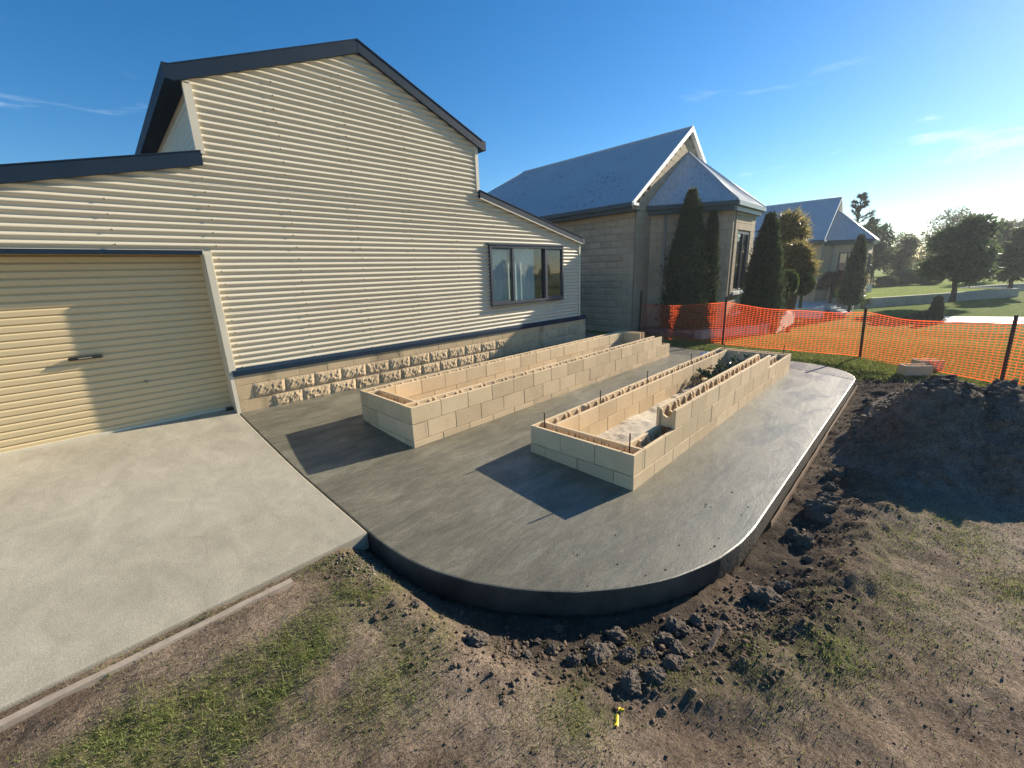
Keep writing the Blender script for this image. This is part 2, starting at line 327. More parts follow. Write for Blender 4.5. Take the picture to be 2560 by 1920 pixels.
def mat_glass(name, tint, rough=.02):
    m, n, l, b = nodes(name); n.remove(b)
    g = n.new('ShaderNodeBsdfGlossy'); g.inputs['Roughness'].default_value = rough
    t = n.new('ShaderNodeBsdfTransparent'); t.inputs['Color'].default_value = (*tint, 1)
    fr = n.new('ShaderNodeFresnel'); fr.inputs['IOR'].default_value = 2.0
    gm_ = n.new('ShaderNodeNewGeometry'); sb = n.new('ShaderNodeMath'); sb.operation = 'SUBTRACT'; sb.inputs[0].default_value = 1; l.new(gm_.outputs['Backfacing'], sb.inputs[1]); mu = n.new('ShaderNodeMath'); mu.operation = 'MULTIPLY'; l.new(fr.outputs[0], mu.inputs[0]); l.new(sb.outputs[0], mu.inputs[1])
    ms = n.new('ShaderNodeMixShader'); l.new(mu.outputs[0], ms.inputs[0]); l.new(t.outputs[0], ms.inputs[1]); l.new(g.outputs[0], ms.inputs[2]); l.new(ms.outputs[0], n['Material Output'].inputs['Surface']); return m
MT['glass'] = mat_glass('window_glass', (.80, .86, .86))

# ------------------------------------------------------------------ scanline corrugated sheet
def corr(poly_list, pitch, depth, samples, plane, prof='sine', u_off=0.0, off=0.0):
    """corrugated sheet: polygons (outer + holes) in (u, v); ribs run along v; plane(u, v, d) -> xyz"""
    edges = []; us = set()
    for P in poly_list:
        for i in range(len(P)): edges.append((P[i], P[(i+1) % len(P)])); us.add(P[i][0])
    u0, u1 = min(us), max(us)
    rows = set()
    if prof == 'sine':
        k = 0; st = pitch/samples; u = math.floor((u0-u_off)/st)*st + u_off
        while u <= u1+st: rows.add(round(u, 6)); u += st
    else:
        u = math.floor((u0-u_off)/pitch)*pitch + u_off
        while u <= u1+pitch:
            for fr in (0, .12, .2, .3, .88): rows.add(round(u+fr*pitch, 6))
            u += pitch
    for u in us: rows.add(u-1e-5); rows.add(u+1e-5)
    rows = sorted(r for r in rows if u0 <= r <= u1)
    def dep(u):
        t = ((u-u_off)/pitch) % 1.0
        if prof == 'sine': return depth*.5*math.cos(2*math.pi*t)
        return np.interp(t, [0, .12, .2, .3, .88, 1.0], [0, -depth, -depth, 0, depth*.25, 0])
    def ints(u):
        xs = []
        for (a, b) in edges:
            if (a[0] <= u) != (b[0] <= u): xs.append(a[1] + (u-a[0])/(b[0]-a[0])*(b[1]-a[1]))
        xs.sort(); return [(xs[i], xs[i+1]) for i in range(0, len(xs)-1, 2)]
    V = []; F = []; prev = None
    for u in rows:
        I = ints(u); idx = []
        for (a, b) in I:
            V.append(plane(u, a, dep(u)+off)); V.append(plane(u, b, dep(u)+off)); idx.append((len(V)-2, len(V)-1))
        if prev is not None and len(prev) == len(idx):
            for p, q in zip(prev, idx): F.append((p[0], p[1], q[1], q[0]))
        prev = idx
    return V, F

# ------------------------------------------------------------------ ground
def slabz(y):
    return np.interp(y, [-3.6, -3.15, -2.05, -.87, -.3, .24, .8, 1.4, 2.0, 2.47, 3.4], [-.064, -.058, -.042, -.010, -.002, .010, .042, .086, .135, .176, .25])
SX0, SX1, SY0 = -1.085, 7.40, -3.15
def slab_sdf(x, y):
    """distance outside the patio outline (rounded near corner r 2, far corner r 1)"""
    xl, xr = SX0, SX1
    d = np.maximum(np.maximum(xl-x, x-xr), SY0-y)
    r = 2.0; cx, cy = xl+r, SY0+r; m = (x < cx) & (y < cy); d = np.where(m, np.hypot(x-cx, y-cy)-r, d)
    r = 1.0; cx, cy = xr-r, SY0+r; m = (x > cx) & (y < cy); d = np.where(m, np.hypot(x-cx, y-cy)-r, d)
    return d
def gz(x, y, fine=True):
    x = np.asarray(x, float); y = np.asarray(y, float)
    base = -.12 + .085*sstep(-.6, -1.4, x) + .03*sstep(6.3, 7.6, x)
    base = base + .05*sstep(-3.5, -5.0, y)*sstep(3, 0, x)
    d = slab_sdf(x, y)
    near = sstep(-1.32, -.98, x)                       # no trench along the old driveway
    tz = -.215 + .02*sstep(2.0, 5.0, x)
    k = sstep(.12, .62, d + .12*fbm(x*2.2, y*2.2, 5, 3))
    z = np.where(d > 0, base*k + tz*(1-k), -.34)
    z = z*near + (base - .0)*(1-near)
    z = np.where((x < SX0+.06) & (y > -1.0), -.3, z)
    lip = np.exp(-((d-.62)/.17)**2)*sstep(-1.0, -.2, x)*sstep(3.4, 1.2, x)*.075*(.6+fbm(x*3, y*3, 9, 3))
    lip2 = np.exp(-((d-.33)/.2)**2)*sstep(1.2, 2.4, x)*sstep(7.3, 6.2, x)*.10*(.55+1.2*fbm(x*2.6, y*2.6, 19, 3))
    z = z + np.where(d > 0.05, lip + lip2, 0)
    t = np.clip((x-9.8)/9.5, 0, 1); z = z - .85*t*t*(3-2*t)
    if fine:
        amp = sstep(8.2, 6.8, x)*sstep(-9, -6, y)*np.where(d > .02, 1, 0)
        lawn = sstep(-.8, -1.6, x)*.5 + .5
        z = z + amp*(.022*fbm(x*3.1, y*3.1, 2, 5)*1.3 + .020*np.abs(fbm(x*9, y*9, 4, 4)) + .010*np.maximum(fbm(x*21, y*21, 6, 2), 0) - .010 + .03*fbm(x*.9, y*.9, 31, 2))
        rough = np.exp(-((d-.45)/.4)**2)*amp*sstep(-1.1, -.6, x)
        z = z + rough*(.045*np.maximum(fbm(x*7, y*7, 14, 4), -.15) + .02*fbm(x*19, y*19, 15, 3))
        ruts = amp*sstep(.5, 1.2, d)*.008*np.sin((x*.8+y*1.6)*34 + 3*fbm(x*1.5, y*1.5, 8, 2))*sstep(.1, .4, fbm(x*.8+5, y*.8, 21, 2))
        z = z + ruts
    return z
ground_z = gz
PATCH = [  # (x, y, rx, ry, strength) clumps of surviving grass
    (-2.1, -1.80, .75, .30, 1.1), (-2.6, -1.66, .4, .22, .9), (-1.7, -2.0, .4, .25, .7), (-1.35, -1.55, .28, .42, .8), (-1.55, -2.25, .35, .22, .55), (-1.15, -2.15, .25, .3, .45),
    (-.55, -3.15, .16, .22, .5), (-1.05, -2.95, .30, .16, .8), (-.15, -3.55, .28, .16, .75), (.1, -3.75, .2, .2, .6), (1.15, -3.95, .7, .16, .5), (1.7, -4.25, .55, .2, .45), (.75, -4.15, .35, .16, .4), (1.25, -4.5, .4, .2, .4), (.45, -3.62, .18, .12, .3), (2.3, -4.9, .6, .3, .4),
    (-1.95, -1.12, .3, .05, .5), (-1.5, -1.12, .15, .05, .6), (-2.5, -1.14, .2, .05, .5), (-1.28, -1.2, .09, .08, .8)]
def grassmask(x, y):
    g = np.zeros_like(x)
    for (px, py, rx, ry, s) in PATCH:
        g = np.maximum(g, s*np.exp(-(((x-px)/rx)**2 + ((y-py)/ry)**2)))
    g = g*np.clip(.55 + 1.3*fbm(x*4.5, y*4.5, 40, 4), 0, 1.3)
    g = np.clip(g, 0, .86)
    lawn = sstep(6.75, 7.35, x + .25*fbm(x*2, y*2, 33, 3) - .10*(y+3.2))*np.where(slab_sdf(x, y) > .12, 1, 0)
    lawn = np.where(y < -2.9, lawn, np.where(x > 7.5, lawn, 0))
    return np.clip(np.maximum(g, lawn), 0, 1)
def axis(f0, f1, step, lo, hi):
    a = list(np.arange(f0, f1+step/2, step)); s = step; v = f1
    while v < hi: s *= 1.22; v += s; a.append(v)
    s = step; v = f0
    while v > lo: s *= 1.22; v -= s; a.insert(0, v)
    return np.array(a)
def grid_mesh(name, xs, ys, zf):
    X, Y = np.meshgrid(xs, ys, indexing='ij'); Z = zf(X, Y); nx, ny = X.shape
    V = np.stack([X.ravel(), Y.ravel(), Z.ravel()], 1); i = np.arange(nx*ny).reshape(nx, ny)
    F = np.stack([i[:-1, :-1].ravel(), i[1:, :-1].ravel(), i[1:, 1:].ravel(), i[:-1, 1:].ravel()], 1)
    return fast_mesh(name, V, F, True), X, Y
gm, GX, GY = grid_mesh('ground', axis(-3.3, 8.0, .032, -900, 1500), axis(-5.6, -.9, .026, -1500, 900), gz)
a = gm.attributes.new('grass', 'FLOAT', 'POINT'); a.data.foreach_set('value', grassmask(GX, GY).ravel().astype(np.float32))
dd = slab_sdf(GX, GY)
damp_shade = np.clip(np.exp(-((dd-.25)/.46)**2)*(.95+.8*fbm(GX*3, GY*3, 51, 3))*sstep(-1.2, -.9, GX), 0, 1)  # damp soil plus trench shade painted dark along the patio edge
damp_shade = np.clip(np.maximum(damp_shade, .9*sstep(1.6, 3.2, GX)*sstep(1.3, .5, dd)*sstep(8.2, 7.2, GX)), 0, 1)
damp_shade = damp_shade*np.where(GY < -.9, 1, 0)
a = gm.attributes.new('damp_shade', 'FLOAT', 'POINT'); a.data.foreach_set('value', damp_shade.ravel().astype(np.float32))
dust = np.clip(sstep(-.3, 1.6, GX)*(.55+1.1*fbm(GX*1.1, GY*1.1, 57, 4))*sstep(.35, .9, dd) + .5*np.clip(fbm(GX*1.4+7, GY*1.4, 58, 3), 0, 1)*sstep(.3, .7, dd), 0, 1)*sstep(8, 6.5, GX)
a = gm.attributes.new('dust', 'FLOAT', 'POINT'); a.data.foreach_set('value', dust.ravel().astype(np.float32))
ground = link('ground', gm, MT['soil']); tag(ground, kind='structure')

# the new patio slab
def slab_outline():
    P = []
    r = 2.0
    for k in range(0, 25): t = math.pi + k/24*math.pi/2; P.append((SX0+r+r*math.cos(t), SY0+r+r*math.sin(t)))
    r = 1.0
    for k in range(0, 13): t = 1.5*math.pi + k/12*math.pi/2; P.append((SX1-r+r*math.cos(t), SY0+r+r*math.sin(t)))
    return P
def sloped_slab(name, outline, mat, thick, dz=0.0, ymax=3.3, bev=.012, holes=()):
    """outline: open polyline along the free edge, x range closed at y = ymax; cut in rows so it follows the fall"""
    ys = np.arange(-3.2, ymax, .12)
    bm = bmesh.new(); vs = [bm.verts.new((x, y, 0)) for x, y in outline]
    f = bm.faces.new(vs)
    for yy in ys:
        g = bm.faces[:] + bm.edges[:] + bm.verts[:]
        bmesh.ops.bisect_plane(bm, geom=g, plane_co=(0, yy, 0), plane_no=(0, 1, 0))
    for (hx0, hx1, hy0, hy1) in holes:
        for co, no in (((hx0, 0, 0), (1, 0, 0)), ((hx1, 0, 0), (1, 0, 0)), ((0, hy0, 0), (0, 1, 0)), ((0, hy1, 0), (0, 1, 0))):
            bmesh.ops.bisect_plane(bm, geom=bm.faces[:]+bm.edges[:]+bm.verts[:], plane_co=co, plane_no=no)
        kill = [f for f in bm.faces if hx0 < f.calc_center_median().x < hx1 and hy0 < f.calc_center_median().y < hy1]
        bmesh.ops.delete(bm, geom=kill, context='FACES')
    top = bm.faces[:]
    r = bmesh.ops.extrude_face_region(bm, geom=top)
    ex = [e for e in r['geom'] if isinstance(e, bmesh.types.BMVert)]
    exs = set(ex)
    for v in bm.verts: v.co.z = float(slabz(v.co.y)) + dz - (thick if v in exs else 0)
    bmesh.ops.recalc_face_normals(bm, faces=bm.faces[:])
    rim = [e for e in bm.edges if len(e.link_faces) == 2 and all(v not in exs for v in e.verts) and e.calc_face_angle(0) > 1.0]
    bmesh.ops.bevel(bm, geom=rim, offset=bev, segments=2, affect='EDGES', profile=.6)
    me = bpy.data.meshes.new(name); bm.to_mesh(me); bm.free(); return link(name, me, mat)
P = [(x+random.uniform(-.004, .004), y+random.uniform(-.004, .004)) for x, y in slab_outline()]; P = P + [(SX1, 3.3), (SX0, 3.3)]
patio = sloped_slab('patio', P, MT['slab'], .30, holes=((.1, 6.3, .1, 1.1), (.889, 6.289, -2.121, -1.121))); tag(patio, kind='structure')
MT['slab_edge'] = M('shaded_concrete_edge', (.115, .095, .070), (.040, .034, .026), 3.0, .8, .9, 28, .012)  # shade painted into the side faces, mottled with soil smears
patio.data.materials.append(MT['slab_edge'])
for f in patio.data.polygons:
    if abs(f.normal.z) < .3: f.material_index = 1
drive = sloped_slab('driveway', [(-14.0, -1.055), (SX0-.012, -1.055), (SX0-.012, 3.3), (-14.0, 3.3)], MT['old'], .14, .006); tag(drive, kind='structure')

# ------------------------------------------------------------------ concrete blocks
TB = .034
def block_mesh(name, ln, h=.196, closed=(False, False), wdt=.196):
    """hollow bond-beam block: two face shells, webs with a dished top, optional closed ends; centred on x, base z = 0"""
    m = MB(); l2 = ln/2; w2 = wdt/2
    for s in (-1, 1):
        y0, y1 = (w2-TB, w2) if s > 0 else (-w2, -w2+TB)
        m.cbox(-l2, l2, y0, y1, 0, h, .0035)
    e0 = -l2+.022 if not closed[0] else -l2
    e1 = l2-.022 if not closed[1] else l2
    ws = [(e0, e0+.028), (e1-.028, e1)] + ([(-.014, .014)] if ln > .3 else [])
    yi = w2-TB+.001
    for k, (x0, x1) in enumerate(ws):
        if (k == 0 and closed[0]) or (k == 1 and closed[1]): m.box(x0+.001, x1-.001, -yi, yi, .002, h-.002); continue
        prof = [(-yi, 0), (yi, 0), (yi, h-.012), (yi-.016, h-.03), (yi-.022, h-.075), (0, h-.098), (-yi+.022, h-.075), (-yi+.016, h-.03), (-yi, h-.012)]
        m.prism(prof, 'x', x0, x1)
    return m.mesh(name)
BL = {}
for ln in (.4, .2):
    for c in ((0, 0), (1, 0), (0, 1)): BL[ln, c] = block_mesh('block', ln-.0045, closed=c); BL[ln, c].materials.append(MT['block'])
def put_block(parent, x, y, z, ln, along, closed=(0, 0), name='block'):
    o = bpy.data.objects.new(name, BL[ln, closed]); COL.objects.link(o); o.parent = parent
    o.location = (x+random.uniform(-.0012, .0012), y+random.uniform(-.0018, .0018), z+random.uniform(0, .0012))
    o.rotation_euler = (0, 0, (0 if along == 'x' else math.pi/2)+random.uniform(-.002, .002)); return o
def run(parent, a, b, fixed, z, along, ends=(0, 0)):
    """row of blocks from a to b along an axis; ends=1 where the row owns the corner"""
    t = a; first = True
    while t < b-.05:
        ln = .4 if b-t > .3 else .2
        last = t+ln > b-.05
        c = (1, 0) if (first and ends[0]) else ((0, 1) if (last and ends[1]) else (0, 0))
        if along == 'x': put_block(parent, t+ln/2, fixed, z, ln, 'x', c)
        else: put_block(parent, fixed, t+ln/2, z, ln, 'y', c)
        t += ln; first = False
def planter(name, x0, x1, y0, y1, courses, label):
    p = empty(name, (x0, y0, 0)); tag(p, label, 'planter', None)
    W, D = x1-x0, y1-y0
    for (z, kind, over) in courses:
        A = kind == 'A'
        rx = (0, W) if A else (.2, W-.2); ry = (.2, D-.2) if A else (0, D)
        e = (1, 1) if A else (0, 0); ey = (0, 0) if A else (1, 1)
        r = over.get('right', rx)
        if r: run(p, r[0], r[1], .1, z, 'x', (e[0] if r[0] == 0 else 0, e[1] if abs(r[1]-W) < .01 else 0))
        l_ = over.get('left', rx)
        if l_: run(p, l_[0], l_[1], D-.1, z, 'x', e)
        n_ = over.get('near', ry)
        if n_: run(p, n_[0], n_[1], .1, z, 'y', ey)
        f_ = over.get('far', ry)
        if f_: run(p, f_[0], f_[1], W-.1, z, 'y', (ey[0] if f_[0] == 0 else 0, ey[1]))
    return p
P1 = planter('raised_planter', 0, 6.4, 0, 1.2, [(-.124, 'A', {}), (.076, 'B', {}), (.276, 'A', {'right': (0, 6.0), 'far': (.6, 1.0)})],
             'long three course cream block planter beside the corrugated shed wall')
X2, Y2 = .789, -2.221
P2 = planter('raised_planter', X2, X2+5.6, Y2, Y2+1.2, [(-.112, 'A', {}), (.088, 'B', {}), (.288, 'A', {'right': (.8, 4.2), 'left': None, 'near': None, 'far': None})],
             'half built cream block planter holding gravel, steel bars and a dark leafy shrub')
# gravel beds inside the planters
def bed(name, x0, x1, y0, y1, z, label, mat):
    xs = np.arange(x0, x1+.001, .03); ys = np.arange(y0, y1+.001, .03)
    me, X, Y = grid_mesh(name, xs, ys, lambda x, y: z + .045*fbm(x*2, y*3, 61, 3) + .022*np.maximum(0, fbm(x*16, y*16, 62, 3)))
    o = link(name, me, mat); tag(o, label, 'gravel', None, 'stuff'); return o
bed('gravel_bed', X2+.17, X2+5.43, Y2+.17, Y2+1.03, -.085, 'pale crushed gravel spread inside the half built planter', MT['gravel'])
bed('gravel_bed', .17, 6.23, .17, 1.03, .02, 'pale gravel in the bottom of the planter beside the shed', MT['gravel'])
# steel bars
RODL = 'short thin steel bar in the low near end wall of the half built planter'
def rod(x, y, ztop, r=.0075, zb=-.1, lean=.008, lab=None):
    m = MB(); dx, dy = random.uniform(-lean, lean), random.uniform(-lean, lean)
    n = 14; m.tube([(dx*k/n, dy*k/n, (ztop-zb)*k/n) for k in range(n+1)], [r*(1.0 if k % 2 else .86) for k in range(n+1)], 7)
    o = m.build('steel_bar', MT['steel_dark'], None, True, loc=(x, y, zb)); tag(o, lab or RODL, 'steel bar', 'starter bars in the planter walls')
BAY = 'tall bar in the half built planter wall facing its twin, '
for (x, y, z, lab) in ((.93, -1.10, .405, 'tall bar at the low end corner of the half built planter, facing the shed'), (1.97, -1.12, .42, BAY+'next to corner bar'), (3.14, -1.13, .445, BAY+'third from the low end'), (4.70, -1.13, .445, BAY+'beside the leafy shrub'),
                       (6.32, -1.12, .41, 'tall bar at the fence end corner of the half built planter, facing the shed'), (6.36, -2.10, .43, 'tall bar at the fence end corner of the half built planter, patio edge side'),
                       (.905, -2.11, .435, 'thick rusty bar at the low corner of the half built planter, patio edge side'), (6.25, .10, .42, 'lone bar in the stepped far corner of the planter beside the shed')): rod(x, y, z, lab=lab)
for (x, y, z) in ((.90, -1.30, .275), (.89, -1.53, .285), (.90, -1.575, .285), (.89, -1.755, .30), (.88, -1.84, .285), (.90, -1.99, .275)): rod(x, y, z, .005)

# two loose blocks on the lawn
for k, (px, py, rz, lab) in enumerate(((2284, 932, .62, 'loose cream block lying on the lawn by the orange netting, in front of its twin'), (2318, 926, .66, 'loose cream block lying on the lawn by the orange netting, behind its twin'))):
    q = onz(px, py+6, -.09); o = link('loose_block', BL[.4, (1, 0)], None, None, (q[0]+(.30 if k else 0), q[1]+(.02 if k else .0), -.105), (0, 0, -math.pi/2+rz)); tag(o, lab, 'block', None)

# ------------------------------------------------------------------ the shed
TH, YW = -.0206, 2.4685
shed = empty('shed', (0, YW, 0), TH); tag(shed, 'cream corrugated steel shed with dark blue trim and a block plinth', 'shed')
CY = .052                        # cladding mid plane
SC, ZAP, GS = 1.195, 5.02, .40   # gable centre, apex, slope
sL, sR, sLL, sRR = -.92, 3.31, -4.08, 6.42
def lean(s): return 3.30 - .232*(abs(s-SC)-2.115)
zb = .72
outer = [(zb, sLL), (lean(sLL)-.06, sLL), (lean(sL)-.06, sL), (ZAP-GS*(SC-sL)-.05, sL), (ZAP-.05, SC), (ZAP-GS*(sR-SC)-.05, sR), (lean(sR)-.06, sR), (lean(sRR)-.06, sRR), (zb, sRR)]
WIN = (3.49, 5.745, 1.24, 2.405); DOOR = (-3.85, -1.105, 2.235)
def wallplane(u, v, d): return (v, CY-d, u)
# sheets laid horizontally, one mesh per sheet
def clip_poly(P, z0, z1):
    def cut(P, z, keep_above):
        R = []
        for i in range(len(P)):
            a, b = P[i], P[(i+1) % len(P)]
            ia = (a[0] >= z) if keep_above else (a[0] <= z); ib = (b[0] >= z) if keep_above else (b[0] <= z)
            if ia: R.append(a)
            if ia != ib: t = (z-a[0])/(b[0]-a[0]); R.append((z, a[1]+t*(b[1]-a[1])))
        return R
    P = cut(P, z0, True); return cut(P, z1, False) if len(P) > 2 else P
PIT = .0762
z0 = zb; k = 0
while z0 < ZAP-.06:
    z1 = min(z0+10*PIT, ZAP-.05)
    polys = [clip_poly(outer, z0, z1)]
    for hole in ([(WIN[2]+.02, WIN[0]+.02), (WIN[2]+.02, WIN[1]-.02), (WIN[3]-.02, WIN[1]-.02), (WIN[3]-.02, WIN[0]+.02)],
                 [(-.5, DOOR[0]), (-.5, -1.02), (DOOR[2], -1.02), (DOOR[2], DOOR[0])]):
        h = clip_poly(hole, z0, z1)
        if len(h) > 2: polys.append(h)
    V, F = corr(polys, PIT, .024, 10, wallplane, u_off=zb-.02, off=.005*(k % 2))
    me = fast_mesh('cladding_sheet', V, F, True); link('cladding_sheet', me, MT['cream'], shed); z0 = z1; k += 1
# screws on the crests
mb = MB()
for s in np.arange(-3.7, 6.3, .92):
    zz = zb-.02+PIT; i = 0
    while zz < 5:
        lim = (ZAP-GS*abs(s-SC)-.2) if sL+.05 < s < sR-.05 else lean(s)-.2
        ok = zz < lim and not (WIN[0]-.05 < s < WIN[1]+.05 and WIN[2]-.05 < zz < WIN[3]+.05) and not (s < -1.0 and zz < DOOR[2]+.02)
        if ok and i % 2 == 0:
            ss = s+random.uniform(-.012, .012)
            mb.add([(ss+.012*math.cos(t), CY-.0125-.008+.007*(j > 0), zz+.012*math.sin(t)) if j else (ss, CY-.026, zz) for j, t in enumerate([0]+[2*math.pi*q/6 for q in range(6)])], [(0, q+1, (q+1) % 6+1) for q in range(6)])
        zz += PIT; i += 1
o = mb.build('screws', MT['screw'], shed); o['kind'] = 'stuff'
# body behind the cladding (keeps daylight out)
b = MB(); b.prism([(sLL+.02, -.3), (sLL+.02, lean(sLL)-.1), (sL+.04, lean(sL)-.1), (sL+.04, ZAP-GS*(SC-sL)-.1), (SC, ZAP-.1), (sR-.04, ZAP-GS*(sR-SC)-.1), (sR-.04, lean(sR)-.1), (sRR-.03, lean(sRR)-.1), (sRR-.03, -.3)], 'y', .9, 9.0)
b.build('rear_body', MT['dark'], shed)
b = MB(); b.box(-1.04, sRR-.03, .13, .16, .6, 1.2); b.box(-1.04, WIN[0], .13, .16, 1.2, 2.55); b.box(WIN[1], sRR-.03, .13, .16, 1.2, 2.4); b.build('inner_lining', MT['dark'], shed)
b = MB(); b.box(sRR-.035, sRR-.005, .06, 9.0, .7, lean(sRR)-.08); b.build('end_wall', MT['cream'], shed)
# gable side wall above the left lean-to (corrugated) and right one
for s_, nm in ((sL+.02, 1), (sR-.02, -1)):
    V, F = corr([[(3.1, .07), (4.2, .07), (4.2, 9.0), (3.1, 9.0)]], PIT, .017, 8, lambda u, v, d, s_=s_, nm=nm: (s_-nm*d, v, u)); link('side_cladding', fast_mesh('side_cladding', V, F, True), MT['cream'], shed)
# corner flashings
def cornerf(s, z0, z1, w=.075, side=1):
    b = MB(); b.box(s-w/2, s+w/2, CY-.022, CY+.03, z0, z1); b.build('corner_flashing', MT['flash_cream'], shed)
cornerf(sL+.005, 3.33, ZAP-GS*(SC-sL)-.10, .085); cornerf(sR-.005, lean(sR)+.02, ZAP-GS*(sR-SC)-.08, .07); cornerf(sRR-.01, .74, lean(sRR)-.07, .06)
# roofs
def roof_prism(name, pts, y0, y1, mat): b = MB(); b.prism(pts, 'y', y0, y1); return b.build(name, mat, shed)
eL, eR = SC-2.24, SC+2.24; ez = ZAP-GS*2.24+.045
roof_prism('roof', [(eL, ez), (SC, ZAP+.045), (eR, ez), (eR, ez-.03), (SC, ZAP+.01), (eL, ez-.03)], .03, 9.1, MT['navy'])
for sg in (-1, 1):
    s0 = SC+sg*2.10; s1 = SC+sg*5.29
    roof_prism('lean_to_roof', [(s0, lean(s0)+.03), (s1, lean(s1)+.03), (s1, lean(s1)-.0), (s0, lean(s0))], .035, 9.05, MT['navy'])
# barge boards: gable (two), lean-tos (two)
def barge(a, b2, hgt, y0=-.012, y1=.03, lip=.012):
    (s0, z0), (s1, z1) = a, b2; m = MB()
    m.prism([(s0, z0), (s1, z1), (s1, z1-hgt), (s0, z0-hgt)], 'y', y0, y1)
    m.prism([(s0, z0+lip), (s1, z1+lip), (s1, z1+.001), (s0, z0+.001)], 'y', y0-.008, y1+.06)
    m.build('barge_board', MT['navy'], shed)
barge((eL, ez+.01), (SC, ZAP+.055), .155); barge((SC, ZAP+.055), (eR, ez+.01), .15, -.014)
barge((sL+.0, lean(sL)+.045), (SC-5.29, lean(SC-5.29)+.045), .145); barge((sR-.0, lean(sR)+.045), (SC+5.29, lean(SC+5.29)+.045), .125)
b = MB(); b.beam((sR, .0, lean(sR)-.085), (SC+5.27, .0, lean(SC+5.29)-.085), .03, .018); b.build('barge_edge', MT['flash_cream'], shed)
# eave gutters and soffits of the gable roof
for sg in (-1, 1):
    e = SC+sg*2.24
    b = MB(); b.box(min(e, e+sg*.07), max(e, e+sg*.07), -.012, 9.1, ez-.135, ez+.02); b.build('gutter', MT['navy'], shed)
    b = MB(); b.box(min(e, SC+sg*2.09), max(e, SC+sg*2.09), .03, 9.0, ez-.125, ez-.11); b.build('soffit', MT['navy'], shed)
b = MB(); e = SC+5.29; b.box(e-.01, e+.06, -.014, 9.0, lean(e)-.09, lean(e)+.03); b.build('gutter', MT['frame'], shed)
# plinth of blocks
ROCK = []
for vv in range(5):
    nx, nz = 17, 9; V = []; F = []
    h, ln = .196, .394
    for i in range(nx):
        for j in range(nz):
            u, z = -ln/2+ln*i/(nx-1), h*j/(nz-1)
            ed = min(i, nx-1-i, j, nz-1-j); d = 0 if ed == 0 else (.012+.013*rng.random()+.010*float(fbm(np.array(u*9+vv*7), np.array(z*9), 70+vv, 3)))*(.55 if ed == 1 else 1)
            V.append((u+(0 if ed == 0 else rng.uniform(-.005, .005)), -d, z+(0 if ed == 0 else rng.uniform(-.004, .004))))
    for i in range(nx-1):
        for j in range(nz-1): q = i*nz+j; F.append((q, q+nz, q+nz+1, q+1))
    kk = len(V); V += [(-ln/2, .12, 0), (ln/2, .12, 0), (ln/2, .12, h), (-ln/2, .12, h)]
    c0, c1, c2, c3 = 0, (nx-1)*nz, nx*nz-1, nz-1
    F += [[i*nz for i in range(nx)][::-1] + [kk, kk+1], [kk+3, kk+2] + [i*nz+nz-1 for i in range(nx)][::-1], [c0+j for j in range(nz)]+[kk+3, kk], [c1+j for j in range(nz)][::-1]+[kk+1, kk+2]]
    m_ = MB(); m_.add(V, F); ROCK.append(m_.mesh('block')); ROCK[-1].materials.append(MT['rock'])
PL = {}
def plain(s0, s1, z, h=.196):
    ln = round(s1-s0, 3)
    if ln not in PL: mm = MB(); mm.cbox(-ln/2+.002, ln/2-.002, 0, .12, 0, h, .003); PL[ln] = mm.mesh('block'); PL[ln].materials.append(MT['base'])
    o = bpy.data.objects.new('block', PL[ln]); COL.objects.link(o); o.parent = shed; o.location = ((s0+s1)/2, random.uniform(-.001, .001), z)
BX0, BX1 = -1.06, 6.62; xw = -.67
for z, ph, r0, r1 in ((.542, xw, None, None), (.342, xw+.195, xw-.2, 6.25), (.142, xw, xw, 6.0), (-.058, xw+.195, None, None)):
    s = BX0; js = [BX0] + [ph+.4*i for i in range(-1, 22) if BX0+.06 < ph+.4*i < BX1-.06] + [BX1]
    for a_, b_ in zip(js[:-1], js[1:]):
        if r0 is not None and a_ > r0-.05 and b_ < r1+.2 and abs(b_-a_-.4) < .01:
            o = bpy.data.objects.new('block', random.choice(ROCK)); COL.objects.link(o); o.parent = shed; o.location = ((a_+b_)/2, 0, z)
            if random.random() < .5: o.rotation_euler = (0, 0, 0)
        else: plain(a_, b_, z)
b = MB(); b.box(BX0+.01, BX1-.01, .006, .11, -.1, .735); b.build('plinth_mortar', MT['mortar'], shed)
b = MB(); b.box(BX1-.2, BX1-.004, .125, 6.0, -.1, .735); b.build('plinth_return', MT['base'], shed)
# dark flashing on the plinth
b = MB(); b.prism([(CY-.004, .775), (-.018, .735), (-.018, .672), (-.013, .672), (-.013, .728), (CY+.004, .768)], 'x', BX0-.012, BX1+.03); b.build('sill_flashing', MT['navy'], shed)
# window
win = MB(); W0, W1, Z0, Z1 = WIN
for a_ in ((W0, W1, Z1-.05, Z1), (W0, W1, Z0, Z0+.05), (W0, W0+.045, Z0+.05, Z1-.05), (W1-.045, W1, Z0+.05, Z1-.05)): win.box(a_[0], a_[1], CY-.055, CY+.07, a_[2], a_[3])
window = win.build('window', MT['frame'], shed)
b = MB(); b.box(W0-.03, W1+.03, CY-.07, CY+.02, Z1+.001, Z1+.022); b.build('head_flashing', MT['frame'], window)
b = MB(); b.prism([(CY-.075, Z0-.03), (CY+.03, Z0-.012), (CY+.03, Z0-.001), (CY-.075, Z0-.018)], 'x', W0-.015, W1+.015); b.build('window_sill', MT['frame'], window)
for m_ in (4.13, 5.15):
    b = MB(); b.box(m_-.03, m_+.03, CY-.045, CY+.06, Z0+.05, Z1-.05); b.build('mullion', MT['frame'], window)
